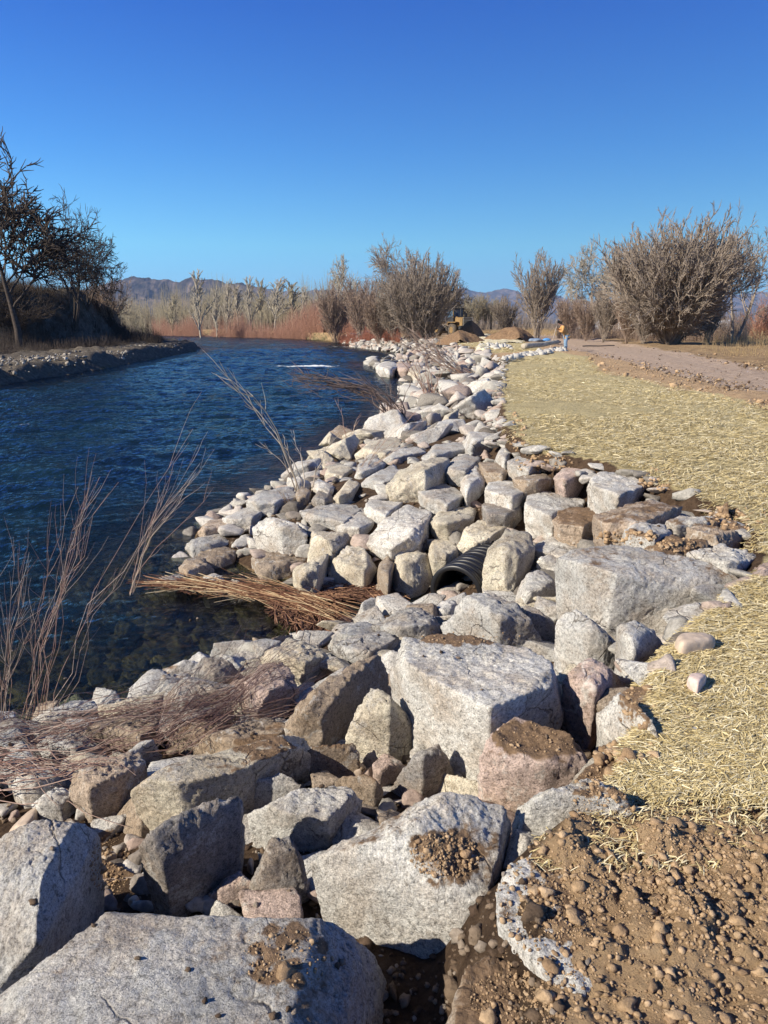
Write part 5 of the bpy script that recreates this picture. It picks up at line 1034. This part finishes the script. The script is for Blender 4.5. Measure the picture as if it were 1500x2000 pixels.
skin('hair', [(-.40, 0, 1.70), (-.33, 0, 1.64), (-.31, 0, 1.55), (-.47, 0, 1.70)], [(0, 1), (1, 2), (0, 3)], [.095, .10, .07, .07], DRK, W0)
skin('cap', [(-.42, 0, 1.75), (-.40, 0, 1.70), (-.56, 0, 1.68)], [(0, 1), (1, 2)], [(.07, .08), (.105, .105), (.07, .02)], DRK, W0)
pt = np.array([[pw[0]-.46-.02, pw[1]+0.0, zw+1.48], [pw[0]-.9, pw[1]+.02, zw+.06]]); pt[0] = [pw[0]-.56, pw[1]+.03, zw+1.42]
P = np.array([pt[0]*(1-t)+pt[1]*t for t in np.linspace(0, 1, 6)]); pole = link('digging_bar', mesh_np('digging_bar', *tubes([(P, np.full(6, .021))], 10), True, mat('pale_wood', (.42, .36, .31), .7))); tag(pole, 'long pale tool handle held by the worker, its end on the log', 'tool')
# ------------------------------------------------------------------ mountains
def range_(name, prof, Y, depth, matl, seed, amp):
    xs = np.linspace(prof[0][0], prof[-1][0], 420); tp = np.interp(xs, [p[0] for p in prof], [p[1] for p in prof]); n_ = 70; V = []
    ridge = np.array([AT(a, b, Y) for a, b in zip(xs, tp)]); v_ = np.linspace(-1, 1, n_)
    X = ridge[:, 0][None].repeat(n_, 0); Yg = Y+v_[:, None]*depth+0*X; e = (1-np.abs(v_)**.9)[:, None]
    P = np.stack([X.ravel(), Yg.ravel(), 0*X.ravel()], 1); rd = 1-np.abs(fbm(P/amp, 6, seed, .55)); rd2 = 1-np.abs(fbm(P/(amp*3), 3, seed+5))
    Z = ridge[:, 2][None]*(e**1.1); w_ = (np.sin(np.pi*np.clip(e, 0, 1))*.55+.10*(e > .97))
    Z = Z*(1-w_*.55*(1-rd.reshape(Z.shape))*2.4)*(1-.3*w_*(1-rd2.reshape(Z.shape)))-6
    P[:, 2] = Z.ravel(); tag(link(name, mesh_np(name, P, grid_faces(n_, 420), True, matl)), kind='structure')
M_MT = mat('mountain', rough=1, spec=.0); n = N(M_MT); tc = n.n('TexCoord'); geo = n.n('NewGeometry')
n.l(n.ramp(n.noise(tc.outputs['Object'], .006, 10, .75), (.40, (.025, .025, .028)), (.5, (.07, .06, .058)), (.60, (.20, .15, .12))), n.b.inputs['Base Color'])
range_('mountains', [(60, 600), (130, 572), (180, 556), (220, 545), (255, 532), (285, 530), (305, 533), (330, 536), (342, 542), (352, 543), (362, 538), (380, 536), (400, 536), (414, 533), (424, 534), (438, 541), (450, 543), (462, 541), (478, 551), (500, 556), (530, 566), (570, 578), (620, 600)], 5200, 900, M_MT, 3, 330)
range_('far_mountains', [(-300, 575), (100, 570), (400, 560), (480, 552), (530, 557), (575, 564), (610, 561), (640, 560), (700, 562), (760, 566), (840, 562), (880, 558), (905, 557), (940, 558), (965, 556), (985, 557), (1002, 558), (1020, 566), (1060, 572), (1150, 578), (1300, 574), (1400, 570), (1450, 569), (1475, 566), (1495, 564), (1560, 566), (1800, 580)], 10500, 1600, M_MT, 8, 700)
HAZE = True
if HAZE:
    me = bpy.data.meshes.new('haze'); bm = bmesh.new(); bmesh.ops.create_cube(bm, size=1)
    for v in bm.verts: v.co = Vector((v.co.x*26000, v.co.y*27000+1500, (v.co.z+.5)*900-20))
    bm.to_mesh(me); bm.free(); hm = bpy.data.materials.new('haze'); hm.use_nodes = True; ht = hm.node_tree; ht.nodes.remove(ht.nodes['Principled BSDF'])
    pv = ht.nodes.new('ShaderNodeVolumePrincipled'); pv.inputs['Color'].default_value = (.44, .63, 1, 1); pv.inputs['Density'].default_value = 5.2e-5; pv.inputs['Anisotropy'].default_value = .0
    ht.links.new(pv.outputs[0], ht.nodes['Material Output'].inputs['Volume']); me.materials.append(hm); tag(link('haze', me), kind='stuff')
